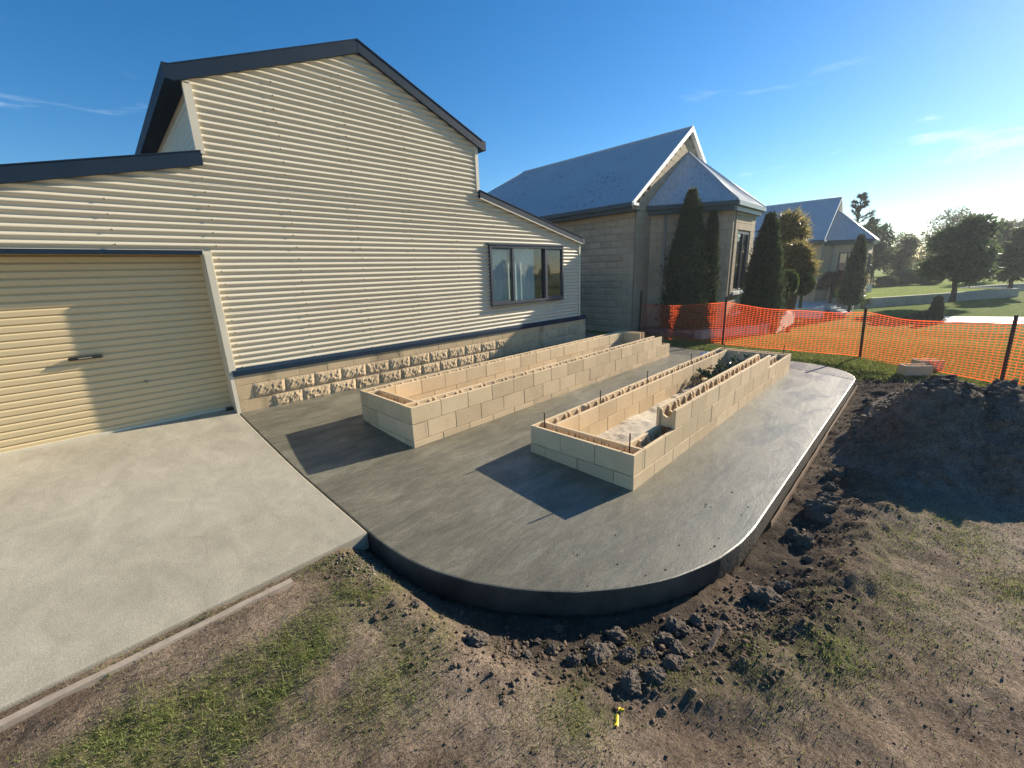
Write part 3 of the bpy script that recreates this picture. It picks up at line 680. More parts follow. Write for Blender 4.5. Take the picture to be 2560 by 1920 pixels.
for (a_, c_, dy) in ((W0+.045, 4.10, -.02), (4.16, 5.12, .015), (5.18, W1-.045, -.02)):
    if dy < 0:
        b = MB(); y_ = CY-.03
        for r_ in ((a_, c_, Z1-.085, Z1-.05), (a_, c_, Z0+.05, Z0+.085), (a_, a_+.03, Z0+.085, Z1-.085), (c_-.03, c_, Z0+.085, Z1-.085)): b.box(r_[0], r_[1], y_, y_+.03, r_[2], r_[3])
        b.build('sash', MT['frame'], window)
    b = MB(); b.box(a_, c_, CY+dy, CY+dy+.005, Z0+.05, Z1-.05); b.build('pane', MT['glass'], window)
# room behind the window: blind and dark space
b = MB(); b.box(W0, W1, .55, .56, Z0-.1, Z1+.1); b.box(W0-.02, W0, .13, .56, Z0-.1, Z1+.1); b.box(W1, W1+.02, .13, .56, Z0-.1, Z1+.1); b.box(W0-.02, W1+.02, .13, .56, Z1+.06, Z1+.1); b.box(W0-.02, W1+.02, .13, .56, Z0-.1, Z0-.06); b.build('window_reveal', MT['dark'], shed)
m_ = MB(); n_ = 40
for i in range(n_):
    s0 = W0+.03+i*(4.86-W0)/n_; s1 = s0+(4.86-W0)/n_
    y0_, y1_ = CY+.085+.010*math.sin(i*1.1), CY+.085+.010*math.sin((i+1)*1.1)
    m_.add([(s0, y0_, Z0+.0), (s1, y1_, Z0+.0), (s1, y1_, Z1), (s0, y0_, Z1)], [(0, 1, 2, 3)])
m_.build('curtain', MT['curtain'], shed, True)
# roller door
DY = .27
door = MB(); V, F = corr([[(.20, DOOR[0]+.02), (2.30, DOOR[0]+.02), (2.30, -1.085), (.20, -1.085)]], .0765, .015, 6, lambda u, v, d: (v, DY-d, u), prof='rib', u_off=.2)
door = link('roller_door', fast_mesh('roller_door', V, F, False), MT['cream_door'], shed)
b = MB(); b.box(DOOR[0]+.02, -1.09, DY-.02, DY+.02, .165, .235); b.build('bottom_rail', MT['flash_cream'], door)
b = MB(); b.cbox(-2.49, -2.21, DY-.05, DY-.008, 1.092, 1.128, .012); b.build('handle', MT['black'], door)
b = MB(); b.box(-2.41, -2.30, DY-.0525, DY-.0505, 1.104, 1.116); b.build('handle_plate', MT['screw'], door)
b = MB(); b.tube([(-1.91, DY+.002, .74), (-1.91, DY-.022, .74)], [.016, .014], 12); b.build('lock', MT['screw'], door)
b = MB(); b.box(DOOR[0], -1.10, .09, .9, DOOR[2]-.005, DOOR[2]+.04); b.build('door_head', MT['dark'], shed)
b = MB(); b.box(DOOR[0]-.2, -1.02, CY-.024, CY-.016, DOOR[2]-.03, DOOR[2]+.012); b.box(DOOR[0]-.2, -1.02, CY-.024, .12, DOOR[2]-.034, DOOR[2]-.03); b.build('head_flashing', MT['navy'], shed)
b = MB(); b.box(-1.105, -1.018, CY-.026, CY-.014, .70, DOOR[2]+.006); b.box(-1.108, -1.104, CY-.026, DY+.05, .15, DOOR[2]+.006); b.box(-1.108, BX0-.004, -.002, .004, .15, .70); b.build('jamb_flashing', MT['flash_cream'], shed)
for zz in (1.46, .79):
    b = MB(); b.box(-1.106, -1.017, CY-.0285, CY-.0262, zz, zz+.006); b.build('flashing_joint', MT['screw'], shed)
b = MB(); b.box(-1.10, -1.03, .005, DY+.2, -.1, 2.2); b.build('door_jamb', MT['flash_cream'], shed)
b = MB(); b.box(DOOR[0]-.2, DOOR[0]+.02, .005, DY+.2, -.1, 2.2); b.build('door_jamb', MT['flash_cream'], shed)
b = MB(); b.box(-1.19, -1.11, DY-.09, DY-.02, .195, .232); b.build('door_stop', MT['black'], shed)

# ------------------------------------------------------------------ houses
HX, HXC, HYG, HZ = 9.5, 12.8, 2.6, 3.5
BAYW = [(10.4, 2.6), (11.72, .66), (13.88, .66), (15.2, 2.6)]
BAYG = [(10.12, 2.64), (11.46, .50), (14.14, .50), (15.48, 2.64)]
RZ, RAP, BAP = 3.66, 6.22, 5.50
def tri_frame(a, b, c):
    a, b, c = Vector(a), Vector(b), Vector(c); ex = (b-a).normalized(); nz = ex.cross(c-a).normalized(); ey = nz.cross(ex); return a, ex, ey, nz
def corr_face(pts, pitch=.0762, depth=.024):
    a, ex, ey, nz = tri_frame(pts[0], pts[1], pts[-1])
    P2d = [((Vector(p)-a).dot(ex), (Vector(p)-a).dot(ey)) for p in pts]
    if nz.z < 0: nz = -nz
    return corr([P2d], pitch, depth, 6, lambda u, v, d: tuple(a+ex*u+ey*v+nz*(d+.012)))
def house(label, origin, blocks):
    """origin shifts the whole house; the first one carries single blocks on the walls that show them"""
    H = empty('house', origin); tag(H, label, 'house')
    body = MB(); base = -1.2; ty = 13.2; wx1 = 2*HXC-HX
    body.prism([(HX+.03, HYG+.03), (wx1-.03, HYG+.03), (wx1-.03, ty), (HX+.03, ty)], 'z', base, HZ+.05)
    body.prism([(BAYW[0][0]+.04, BAYW[0][1]+.03), (BAYW[1][0]+.02, BAYW[1][1]+.04), (BAYW[2][0]-.02, BAYW[2][1]+.04), (BAYW[3][0]-.04, BAYW[3][1]+.03)], 'z', base, HZ+.03)
    sl = (RAP-RZ)/(HXC-9.12)
    body.prism([(HX+.1, HZ+.06), (wx1-.1, HZ+.06), (HXC, RAP-.22)], 'y', HYG+.03, HYG+.5)
    body.build('wall', MT['house'] if not blocks else MT['mortar'], H)
    # roof
    yb = HYG-.09; yr = 10.0; yh = yr+3.6; x0, x1 = 9.12, 2*HXC-9.12
    rf = MB(); V, F = corr_face([(x0, yb, RZ), (x0, yh, RZ), (HXC, yr, RAP), (HXC, yb, RAP)]); rf.add(V, F)
    V, F = corr_face([(x1, yh, RZ), (x1, yb, RZ), (HXC, yb, RAP), (HXC, yr, RAP)]); rf.add(V, F)
    V, F = corr_face([(x1, yh, RZ), (x0, yh, RZ), (HXC, yr, RAP)]); rf.add(V, F)
    roof = rf.build('roof', MT['roofh'], H, True)
    rc = MB(); rc.tube([(HXC, yb-.02, RAP+.005), (HXC, yr, RAP+.005)], .055, 8); rc.tube([(HXC, yr, RAP+.005), (x0, yh, RZ+.02)], .04, 6); rc.tube([(HXC, yr, RAP+.005), (x1, yh, RZ+.02)], .04, 6); rc.build('ridge_cap', MT['roof'], roof, True)
    ap = (HXC, HYG-.02, BAP)
    g = BAYG
    for i in range(3):
        V, F = corr_face([(g[i][0], g[i][1], RZ-.02), (g[i+1][0], g[i+1][1], RZ-.02), ap]); m_ = MB(); m_.add(V, F); m_.build('bay_roof', MT['roofh'], H, True)
    hc = MB()
    for i in (1, 2): hc.tube([(g[i][0], g[i][1], RZ+.0), ap], .042, 6)
    hc.build('hip_cap', MT['hipcap'], H, True)
    sh = MB(); sh.tube([(g[0][0]+.02, HYG-.04, RZ+.0), ap], .03, 4); sh.tube([(g[3][0]-.02, HYG-.04, RZ), ap], .03, 4); sh.build('apron_flashing', MT['roof'], H)
    # barge boards
    for sg in (-1, 1):
        xe = HXC+sg*(HXC-9.12)
        b = MB(); b.prism([(xe, RZ+.05), (HXC, RAP+.05), (HXC, RAP-.10), (xe, RZ-.08)], 'y', yb-.03, yb-.005); b.build('barge_board', MT['white'], H)
        b = MB(); b.prism([(xe, RZ-.02), (HXC, RAP-.02), (HXC, RAP-.05), (xe, RZ-.05)], 'y', yb, HYG+.03); b.build('gable_soffit', MT['white'], H)
    # eaves: gutter, fascia, soffit on the long sides
    for sg, xe in ((-1, x0), (1, x1)):
        b = MB(); b.box(min(xe, xe+sg*.11), max(xe, xe+sg*.11), yb-.03, yh, RZ-.12, RZ+.0); b.build('gutter', MT['trim_green'], H)
        b = MB(); b.box(min(xe, xe-sg*.02), max(xe, xe-sg*.02), yb, yh, RZ-.22, RZ-.01); b.build('fascia', MT['trim_green'], H)
        xs = sorted((xe-sg*.02, HX+.05 if sg < 0 else wx1-.05)); b = MB(); b.box(xs[0], xs[1], HYG-.1, yh-.3, RZ-.20, RZ-.18); b.build('soffit', MT['trim_green'], H)
    b = MB(); b.box(x0-.10, x0-.01, yb-.045, yb-.03, RZ-.12, RZ+.01); b.box(x0-.12, x0+.18, yb-.10, yb-.045, RZ-.09, RZ-.02); b.build('gutter_end', MT['white'], H)
    for i in range(3):
        p, q = Vector((*g[i], 0)), Vector((*g[i+1], 0)); d = (q-p).normalized()
        b = MB(); b.beam((p.x, p.y, RZ-.075), (q.x, q.y, RZ-.075), .11, .12); b.build('bay_gutter', MT['trim_green'] if i == 0 else MT['trim_lit'], H)
        nrm = Vector((d.y, -d.x, 0)); pi, qi = p-nrm*.09, q-nrm*.09
        b = MB(); b.beam((pi.x, pi.y, RZ-.18), (qi.x, qi.y, RZ-.18), .10, .17); b.build('bay_fascia', MT['trim_green'] if i == 0 else MT['trim_lit'], H)
    # downpipe on the angled bay wall and one on the long wall
    d = Vector((BAYW[1][0]-BAYW[0][0], BAYW[1][1]-BAYW[0][1], 0)).normalized(); nrm = Vector((d.y, -d.x, 0))
    if nrm.x > 0: nrm = -nrm
    c = Vector((*BAYW[0], 0))+d*.42+nrm*.06
    b = MB(); b.tube([(c.x, c.y, base), (c.x, c.y, RZ-.25)], .045, 12); b.build('downpipe', MT['pipe'], H, True)
    b = MB(); b.tube([(HX-.06, 6.15, base), (HX-.06, 6.15, RZ-.2)], .045, 10); b.build('downpipe', MT['pipe'], H, True)
    # bay windows: angled side (dark), front (quoined)
    def on(face, t, z, out):
        p = Vector((*BAYW[face], 0)); q = Vector((*BAYW[face+1], 0)); dd = (q-p).normalized(); nn = Vector((dd.y, -dd.x, 0)); return p+dd*t+nn*out+Vector((0, 0, z)), dd, nn
    def panel(face, t0, t1, z0, z1, o0, o1):
        V = []
        for z in (z0, z1):
            for t, o in ((t0, o0), (t1, o0), (t1, o1), (t0, o1)): V.append(on(face, t, z, o)[0])
        return V, [(3, 2, 1, 0), (4, 5, 6, 7), (0, 1, 5, 4), (1, 2, 6, 5), (2, 3, 7, 6), (3, 0, 4, 7)]
    for face, t0, t1, z0_, z1_ in ((0, .82, 1.72, .35, 2.95), (1, .46, 1.58, 1.05, 2.85)):
        f = MB()
        for a_ in ((t0, t1, z1_-.06, z1_), (t0, t1, z0_, z0_+.06), (t0, t0+.05, z0_+.06, z1_-.06), (t1-.05, t1, z0_+.06, z1_-.06), ((t0+t1)/2-.02, (t0+t1)/2+.02, z0_+.06, z1_-.06)): f.add(*panel(face, a_[0], a_[1], a_[2], a_[3], -.06, .012))
        wn = f.build('window', MT['frame'], H)
        pm = MB(); pm.add(*panel(face, t0+.05, t1-.05, z0_+.06, z1_-.06, -.035, -.03)); pm.build('pane', MT['winglass'], wn)
        if face == 1:
            sm = MB(); sm.add(*panel(face, t0-.1, t1+.1, z0_-.10, z0_-.001, -.02, .09)); sm.build('window_sill', MT['white'], wn)
            sm = MB(); sm.add(*panel(face, t0-.02, t1+.02, .28, .36, -.02, .07)); sm.build('ledge', MT['white'], wn)
    if not blocks: return H
    # single blocks: long west wall and angled bay wall
    mesh = {}
    def hb(ln, rock):
        key = (round(ln, 2), rock, random.randrange(3) if rock else 0)
        if key not in mesh:
            m_ = MB(); l2 = ln/2-.004; h_ = .192
            if rock:
                V = [(-l2, .02, 0), (l2, .02, 0), (l2, .02, h_), (-l2, .02, h_), (-l2, 0, 0), (l2, 0, 0), (l2, 0, h_), (-l2, 0, h_)]
                g_ = []
                for fx in (.12, .5, .88):
                    for fz in (.22, .75): g_.append((-l2+2*l2*fx, -random.uniform(.012, .026), h_*fz))
                V += g_
                F = [(3, 2, 1, 0), (0, 1, 5, 4), (1, 2, 6, 5), (2, 3, 7, 6), (3, 0, 4, 7), (4, 5, 12, 10, 8), (5, 6, 13, 12), (6, 7, 9, 11, 13), (7, 4, 8, 9), (8, 10, 11, 9), (10, 12, 13, 11)]
                m_.add(V, F)
            else: m_.cbox(-l2, l2, 0, .03, 0, h_, .004)
            mesh[key] = m_.mesh('block'); mesh[key].materials.append(MT['house'])
        return mesh[key]
    def lay(p, ang, ln, rock): o = bpy.data.objects.new('block', hb(ln, rock)); COL.objects.link(o); o.parent = H; o.location = p; o.rotation_euler = (0, 0, ang)
    rest = MB()
    for r in range(-1, 18):
        z = -.1+.2*r
        off = 0 if r % 2 else .2
        y = HYG; first = True
        while y < 6.6:
            ln = .2 if (first and off) else .4
            rock = not first and y > HYG+.35 and r < 17
            lay((HX, y+ln/2, z), -math.pi/2, ln, rock); y += ln; first = False
    p0 = Vector((*BAYW[0], 0)); d = Vector((BAYW[1][0]-BAYW[0][0], BAYW[1][1]-BAYW[0][1], 0)); Ln = d.length; d.normalize(); ang = math.atan2(d.y, d.x)
    for r in range(3, 18):
        z = -.1+.2*r; t = .0 if r % 2 else -.2
        while t < Ln-.02:
            a_, b_ = max(t, 0), min(t+.4, Ln)
            if not (.78 < (a_+b_)/2 < 1.76 and z < 2.94 and z > .2):
                q = p0+d*((a_+b_)/2); lay((q.x, q.y, z), ang, b_-a_, False)
            t += .4
    # gable return, gable triangle and bay front: joined
    def rb(face_p, dd, nn, a_, b_, z, out=.0, th=.035, h_=.192):
        p = Vector(face_p)+dd*a_; q = Vector(face_p)+dd*b_
        V = [p+nn*out, q+nn*out, q-nn*(th-out), p-nn*(th-out)]; V = [v+Vector((0, 0, z)) for v in V]+[v+Vector((0, 0, z+h_)) for v in V]
        rest.add(V, [(3, 2, 1, 0), (4, 5, 6, 7), (0, 1, 5, 4), (1, 2, 6, 5), (2, 3, 7, 6), (3, 0, 4, 7)])
    dx, ny_ = Vector((1, 0, 0)), Vector((0, -1, 0))
    for r in range(-1, 31):
        z = -.1+.2*r; st_ = .4 if z < 3.45 else .2; t = HX+(.0 if r % 2 else -st_/2)
        while t < wx1:
            a_, b_ = max(t, HX), min(t+st_-.006, wx1)
            zt = RZ-.06+sl*(min(a_-9.12, 2*HXC-9.12-b_)) if True else 0
            inbay = BAYW[0][0]-.02 < a_ and b_ < BAYW[3][0] and z < 3.5
            if z+.19 < max(3.5, zt) and b_ > a_+.03 and not inbay: rb((0, HYG, 0), dx, ny_, a_, b_, z)
            t += st_
    for r in range(-3, 18):
        z = -.1+.2*r
        for (a_, b_) in ((0, .16), (.18, .40), (1.64, 1.86), (1.88, 2.16)):
            rb((BAYW[1][0], BAYW[1][1], 0), dx, ny_, a_+.004, b_-.004, z, .03 if a_ in (.18, 1.64) and z > .8 else .004)
        if z < .85 or z >= 2.85: rb((BAYW[1][0], BAYW[1][1], 0), dx, ny_, .404, 1.0, z, .03 if z > 2 else .004); rb((BAYW[1][0], BAYW[1][1], 0), dx, ny_, 1.006, 1.636, z, .03 if z > 2 else .004)
    o = rest.build('block', MT['house'], H); o['kind'] = 'stuff'
    return H
def mat_roofh():
    m = MT['roof'].copy(); m.name = 'lichen_roof'; n = m.node_tree.nodes; l = m.node_tree.links; b = n['Principled BSDF']
    src = b.inputs['Base Color'].links[0].from_socket; v = coord(n, l, False)
    big = ramp(n, l, noise(n, l, v, .55, 3, .5), [(.45, (0, 0, 0)), (.62, (1, 1, 1))])
    k = ramp(n, l, noise(n, l, v, 5.5, 4, .65, .2, (1, 2.2, .8)), [(.57, (0, 0, 0)), (.62, (1, 1, 1))])
    mm = n.new('ShaderNodeMath'); mm.operation = 'MULTIPLY'; l.new(big, mm.inputs[0]); l.new(k, mm.inputs[1])
    m2 = n.new('ShaderNodeMath'); m2.operation = 'MULTIPLY'; m2.inputs[1].default_value = .55; l.new(mm.outputs[0], m2.inputs[0])
    l.new(mixc(n, l, m2.outputs[0], src, (.022, .028, .035)), b.inputs['Base Color']); return m
MT['roofh'] = mat_roofh()
MT['hipcap'] = M('pale_hip_cap', (.42, .46, .50), (.36, .40, .45), 4, .4)
MT['trim_lit'] = M('sunlit_teal_trim', (.22, .27, .27), (.18, .23, .23), 4, .4)  # lighter copy of the teal trim, sunlight painted in for the front bay
MT['pipe'] = M('beige_downpipe', (.36, .32, .25), (.32, .28, .22), 3, .5)
def mat_winglass():
    m, n, l, b = nodes('dark_reflective_glass'); b.inputs['Base Color'].default_value = (.02, .024, .026, 1); b.inputs['Roughness'].default_value = .03; b.inputs['Specular IOR Level'].default_value = 1.0; b.inputs['IOR'].default_value = 2.0; return m
MT['winglass'] = mat_winglass()
house('limestone block house with a steep blue roof and corner bay, behind the orange netting', (0, 0, 0), True)
h1foot = np.array([9.12, 2.4]); q = at_dist(2066, 600, 30.5)
house('distant house of the same blue roofed design beyond the garden steps', (q[0]-9.12, q[1]-2.4, q[2]-RZ+.02), False)

# ------------------------------------------------------------------ barrier fence
fence = empty('barrier_fence', (8.85, -.27, -.1)); tag(fence, 'sagging orange safety netting fence on dark steel posts', 'fence')
def fl(p): return (p[0]-8.85, p[1]+.27, p[2]+.1)
posts = [((8.98, 2.10, -.1), (8.98, 2.06, 1.25)), ((8.85, -.27, -.1), (8.85, -.26, 1.11)), ((8.69, -2.99, -.1), (8.69, -2.94, .92)), ((7.28, -4.79, -.1), (7.30, -4.76, .98)), ((5.9, -6.9, -.1), (5.92, -6.88, 1.0))]
for a_, b_ in posts:
    m_ = MB(); A, B = Vector(fl(a_))-Vector((0, 0, .2)), Vector(fl(b_))
    for ang in (0, 2.094, 4.189):
        d = Vector((math.cos(ang+.4), math.sin(ang+.4), 0)); m_.add([A, B, B+d*.028, A+d*.028, A+Vector((-d.y, d.x, 0))*.005, B+Vector((-d.y, d.x, 0))*.005, B+d*.028+Vector((-d.y, d.x, 0))*.005, A+d*.028+Vector((-d.y, d.x, 0))*.005], [(0, 1, 2, 3), (4, 7, 6, 5), (0, 3, 7, 4), (1, 5, 6, 2), (2, 6, 7, 3), (0, 4, 5, 1)])
    m_.build('post', MT['post'], fence)
def netting(pa, pb, za, zb, sag, seed, hgt=.98):
    A, B = np.array(pa[:2]), np.array(pb[:2]); Ln = np.hypot(*(B-A)); d = (B-A)/Ln; nr = np.array([-d[1], d[0]])
    def pt(u, v):     # u along (m), v up (0..1)
        f = u/Ln; s = 4*f*(1-f)
        top = za+(zb-za)*f - sag*s; bot = -.075+.02*np.sin(u*2.1+seed)+.03*s
        z = bot+(top-bot)*v
        off = .035*np.sin(u*3.1+seed+v*2)*(1-abs(2*v-1)*.5)*s + .05*np.sin(u*1.3+seed*2)*v*(1-v)*4*s + .012*np.sin(u*9+v*14+seed)*s
        z = z + .012*np.sin(u*4.3+seed+v*5)*s
        x = A[0]+d[0]*u+nr[0]*off; y = A[1]+d[1]*u+nr[1]*off
        return np.stack([x-8.85, y+.27, z+.1], -1)
    V = []; F = []; k = 0
    nrow = 23; seg = int(Ln/.06)
    for r in range(nrow):
        v = r/(nrow-1); hw = .0040 if 0 < r < nrow-1 else .008
        u = np.linspace(0, Ln, seg+1); a0 = pt(u, v-hw/hgt); a1 = pt(u, v+hw/hgt)
        V += [a0, a1]; i = np.arange(seg); F.append(np.stack([k+i, k+i+1, k+seg+1+i+1, k+seg+1+i], 1)); k += 2*(seg+1)
    nv = int(Ln/.075)
    for c in range(nv):
        u = (c+.5)*Ln/nv; vv = np.linspace(0, 1, 19); a0 = pt(np.full(19, u-.003), vv); a1 = pt(np.full(19, u+.003), vv)
        V += [a0, a1]; i = np.arange(18); F.append(np.stack([k+i, k+19+i, k+19+i+1, k+i+1], 1)); k += 38
    link('netting', fast_mesh('netting', np.concatenate(V), F), MT['net'], fence)
netting(posts[0][0], posts[1][0], .86, .97, .05, 1.0); netting(posts[1][0], posts[2][0], .97, .84, .08, 2.2); netting(posts[2][0], posts[3][0], .84, .90, .10, 3.1); netting(posts[3][0], posts[4][0], .90, .90, .1, 4.4)

# ------------------------------------------------------------------ soil mound, clods, stones
def mound_z(x, y):
    def g(cx, cy, rx, ry, h): return h*np.exp(-(((x-cx)/rx)**2 + ((y-cy)/ry)**2)**1.15)
    z = np.maximum.reduce([g(3.75, -4.12, .85, .52, .70), g(3.85, -4.55, .9, .5, .70), g(4.2, -5.2, 1.0, .8, .66), g(4.9, -4.2, 1.1, .55, .38), g(3.3, -3.75, .6, .35, .22)])
    z = z + .13*fbm(x*1.9, y*1.9, 81, 4)*np.clip(z*4, 0, 1) + .075*fbm(x*5.5, y*5.5, 84, 4)*np.clip(z*4, 0, 1) + .02*np.maximum(0, fbm(x*17, y*17, 86, 3))*np.clip(z*5, 0, 1)
    return ground_z(x, y, False)-.05 + z*1.06
mm_, _, _ = grid_mesh('soil_mound', np.arange(2.0, 6.6, .028), np.arange(-7.2, -3.15, .028), mound_z)
tag(link('soil_mound', mm_, MT['mound']), 'heap of dark excavated soil beside the new patio', 'soil heap')
CL = []
for k in range(7):
    bm = bmesh.new(); bmesh.ops.create_icosphere(bm, subdivisions=4, radius=1)
    for v in bm.verts:
        p = np.array(v.co)*1.6+k*9; t = float(fbm(np.array(p[0]), np.array(p[1]+p[2]*1.7), 100+k, 4)); t2 = float(fbm(np.array(p[2]*3+p[0]*2), np.array(p[1]*3), 120+k, 3)); t3 = float(fbm(np.array(p[0]*7+p[2]*5), np.array(p[1]*7-p[2]*3), 140+k, 3)); v.co *= 1+.50*t+.24*t2+.14*t3
        v.co.z *= .78
    me = bpy.data.meshes.new('soil_clod'); bm.to_mesh(me); bm.free(); me.materials.append(MT['clod']); CL.append(me)
CLL = 'lumpy grey brown clod of soil lying along the trench by the curved patio edge'
def clod(px, py, rpx, lab=CLL, grp='clods along the trench'):
    q = onz(px, py, -.16); z = float(gz(q[0], q[1])); q = onz(px, py, z); z = float(gz(q[0], q[1])); dist = np.linalg.norm(q-CAM); r = rpx/FPX*dist
    o = link('soil_clod', random.choice(CL), None, None, (q[0], q[1], z+r*.18), (random.uniform(-.4, .4), random.uniform(-.4, .4), random.uniform(0, 6.3)))
    o.scale = (r*random.uniform(.85, 1.15), r*random.uniform(.8, 1.1), r*random.uniform(.75, 1.0)); tag(o, lab, 'soil clod', grp)
for (x, y, r) in [(755, 695, 52), (1095, 670, 20), (1210, 610, 26), (1175, 715, 24), (1230, 705, 18), (1300, 705, 16), (1030, 755, 28), (1290, 785, 44), (1430, 760, 58), (1590, 760, 46), (1800, 670, 46), (1850, 590, 42), (1915, 615, 28), (1975, 565, 34), (1610, 900, 50), (1745, 880, 56), (1850, 815, 56), (1870, 725, 38), (1530, 640, 52), (420, 500, 26), (1085, 865, 16), (1640, 835, 26), (1960, 610, 22), (1390, 690, 26), (1700, 745, 34), (1490, 700, 30), (960, 745, 20), (1745, 950, 14), (520, 620, 16), (700, 640, 18), (300, 470, 18), (560, 560, 14)]:
    clod(850+x*.4521, 1300+y*.4521, r*.4521*.90)
for (x, y, r) in [(2050, 1262, 22), (2035, 1290, 16), (2078, 1248, 16), (1985, 1340, 14), (2060, 1300, 12), (1930, 1500, 18), (1905, 1490, 22), (1960, 1470, 14), (2010, 1355, 18), (2110, 1110, 14), (2095, 1180, 13), (2075, 1225, 15), (2020, 1400, 12)]: clod(x, y, r, 'dark soil clod beside the straight patio edge near the soil heap', 'clods beside the straight patio edge')
# small crumbs and stones: too many to count
def scatter_stones(name, label, n, pick, rmin, rmax, mat):
    base = bmesh.new(); bmesh.ops.create_icosphere(base, subdivisions=1, radius=1); BV = np.array([v.co[:] for v in base.verts]); BF = np.array([[v.index for v in f.verts] for f in base.faces]); base.free()
    X, Y = pick(n); n = len(X); Z = gz(X, Y)
    R = rmin*(rmax/rmin)**(rng.random(n)**2.2)
    sc = 1+.35*rng.standard_normal((n, len(BV), 1)).clip(-1.4, 1.4); an = rng.random((n, 3))*.5+.7
    ang = rng.random(n)*6.28; c, s = np.cos(ang), np.sin(ang)
    V = BV[None]*sc*an[:, None, :]*R[:, None, None]
    V = np.stack([V[..., 0]*c[:, None]-V[..., 1]*s[:, None], V[..., 0]*s[:, None]+V[..., 1]*c[:, None], V[..., 2]*.8], -1) + np.stack([X, Y, Z+R*.25], 1)[:, None, :]
    F = (BF[None]+(np.arange(n)*len(BV))[:, None, None]).reshape(-1, 3)
    o = link(name, fast_mesh(name, V.reshape(-1, 3), F), mat); tag(o, label, 'crumbs', None, 'stuff')
def pick_trench(n):
    X = rng.uniform(-1.5, 7.5, n*6); Y = rng.uniform(-4.4, -1.0, n*6); d = slab_sdf(X, Y)
    p = np.exp(-((d-.40)/.32)**2)*(d > .05)*(.4+fbm(X*2, Y*2, 55, 3)).clip(.05, 1)*np.where((X < -1.15) & (Y > -1.08), 0, 1); k = rng.random(len(X)) < p; return X[k][:n], Y[k][:n]
def pick_open(n):
    X = rng.uniform(-3.0, 5.0, n*3); Y = rng.uniform(-5.2, -1.15, n*3); d = slab_sdf(X, Y); k = (d > .3); return X[k][:n], Y[k][:n]
def pick_corner(n):
    X = rng.normal(-1.12, .13, n*2); Y = rng.normal(-1.3, .16, n*2); d = slab_sdf(X, Y); k = (d > .05) & (Y < -1.08); return X[k][:n], Y[k][:n]
scatter_stones('soil_crumbs', 'crumbled dark soil along the trench', 14000, pick_trench, .002, .016, MT['crumb'])
scatter_stones('loose_stones', 'small stones and crumbs strewn over the bare soil', 22000, pick_open, .001, .0055, MT['crumb'])
scatter_stones('rubble', 'grey concrete crumbs spilt at the driveway corner', 700, pick_corner, .003, .013, MT['clod'])
_gz = gz
def pick_mound(n):
    X = rng.uniform(2.3, 6.0, n*2); Y = rng.uniform(-6.2, -3.35, n*2); k = mound_z(X, Y) > _gz(X, Y, False)+.04; return X[k][:n], Y[k][:n]
gz = lambda x, y, fine=True: mound_z(x, y)
scatter_stones('soil_crumbs', 'clods and crumbs covering the dark soil heap', 7000, pick_mound, .005, .042, MT['mound'])
gz = _gz
# stray crumbs on the patio edge
def pick_lip(n):
    X = rng.uniform(-1.1, 2.4, n*8); Y = rng.uniform(-3.9, -1.2, n*8); d = slab_sdf(X, Y); p = np.exp(-((d-.36)/.20)**2)*(d > .05)*np.clip(.25+1.4*fbm(X*1.6, Y*1.6, 66, 3), 0, 1); k = rng.random(len(X)) < p; return X[k][:n], Y[k][:n]
scatter_stones('rubble', 'band of small soil lumps hugging the curved patio edge', 3200, pick_lip, .004, .017, MT['crumb'])
def pick_slab(n): return rng.uniform(-.9, 1.2, n), rng.uniform(-3.0, -2.2, n)
mb = MB()
for k in range(26):
    while True:
        x, y = rng.uniform(-1, 1.6), rng.uniform(-3.1, -1.9)
        if -.5 < slab_sdf(np.array(x), np.array(y)) < -.03: break
    r = rng.uniform(.003, .009); z = float(slabz(y)); mb.add([(x-r, y-r*.7, z), (x+r, y-r, z), (x+r*.8, y+r, z), (x-r*.6, y+r*.8, z), (x, y, z+r*1.2)], [(0, 1, 4), (1, 2, 4), (2, 3, 4), (3, 0, 4)])
o = mb.build('crumbs', MT['clod']); tag(o, 'few loose crumbs dropped on the curved patio edge', 'crumbs', None, 'stuff')

# timber edging along the driveway, formwork strip along the patio, stake, litter
def board(name, p0, p1, wdt, hgt, mat, label, cat, wob=.006, n=24):
    p0, p1 = Vector(p0), Vector(p1); d = (p1-p0).normalized(); s = Vector((0, 0, 1)).cross(d).normalized(); V = []; F = []
    for i in range(n+1):
        p = p0.lerp(p1, i/n)+s*random.uniform(-wob, wob)*.5; a_ = wdt/2*random.uniform(.93, 1.05); t = hgt+random.uniform(-wob, wob)*.6
        V += [p-s*a_, p+s*a_, p+s*(a_-.005)+Vector((0, 0, t)), p-s*(a_-.005)+Vector((0, 0, t))]
    for i in range(n):
        for j in range(4): F.append((4*i+j, 4*i+(j+1) % 4, 4*i+4+(j+1) % 4, 4*i+4+j))
    F += [(3, 2, 1, 0), tuple(4*n+j for j in range(4))]
    m_ = MB(); m_.add(V, F); o = m_.build(name, mat); tag(o, label, cat); return o
tA = onz(632*1.1573, 1256*1.1573, -.03); tB = onz(0, 1568*1.1573, -.03); dT = (tB-tA)/np.linalg.norm(tB-tA)
board('timber_edging', (tA[0], tA[1], -.10), (*(tB+dT*1.2)[:2], -.10), .055, .085, MT['wood'], 'weathered timber edging board lying along the old driveway edge', 'timber')
MT['form'] = M('formply', (.27, .18, .115), (.20, .135, .09), 5, .85, .3, 40)
board('formwork_board', (1.25, -3.185, -.30), (6.45, -3.185, -.28), .016, .135, MT['form'], 'thin brown formwork board along the straight patio edge', 'board', .004, 40)
q0 = onz(1799, 1571, -.10); q1 = onz(1772, 1625, -.12); board('timber_stake', (q0[0], q0[1], -.11), (q1[0], q1[1], -.16), .028, .03, MT['form'], 'short brown timber stake lying in the dug soil', 'stake', .003, 6)
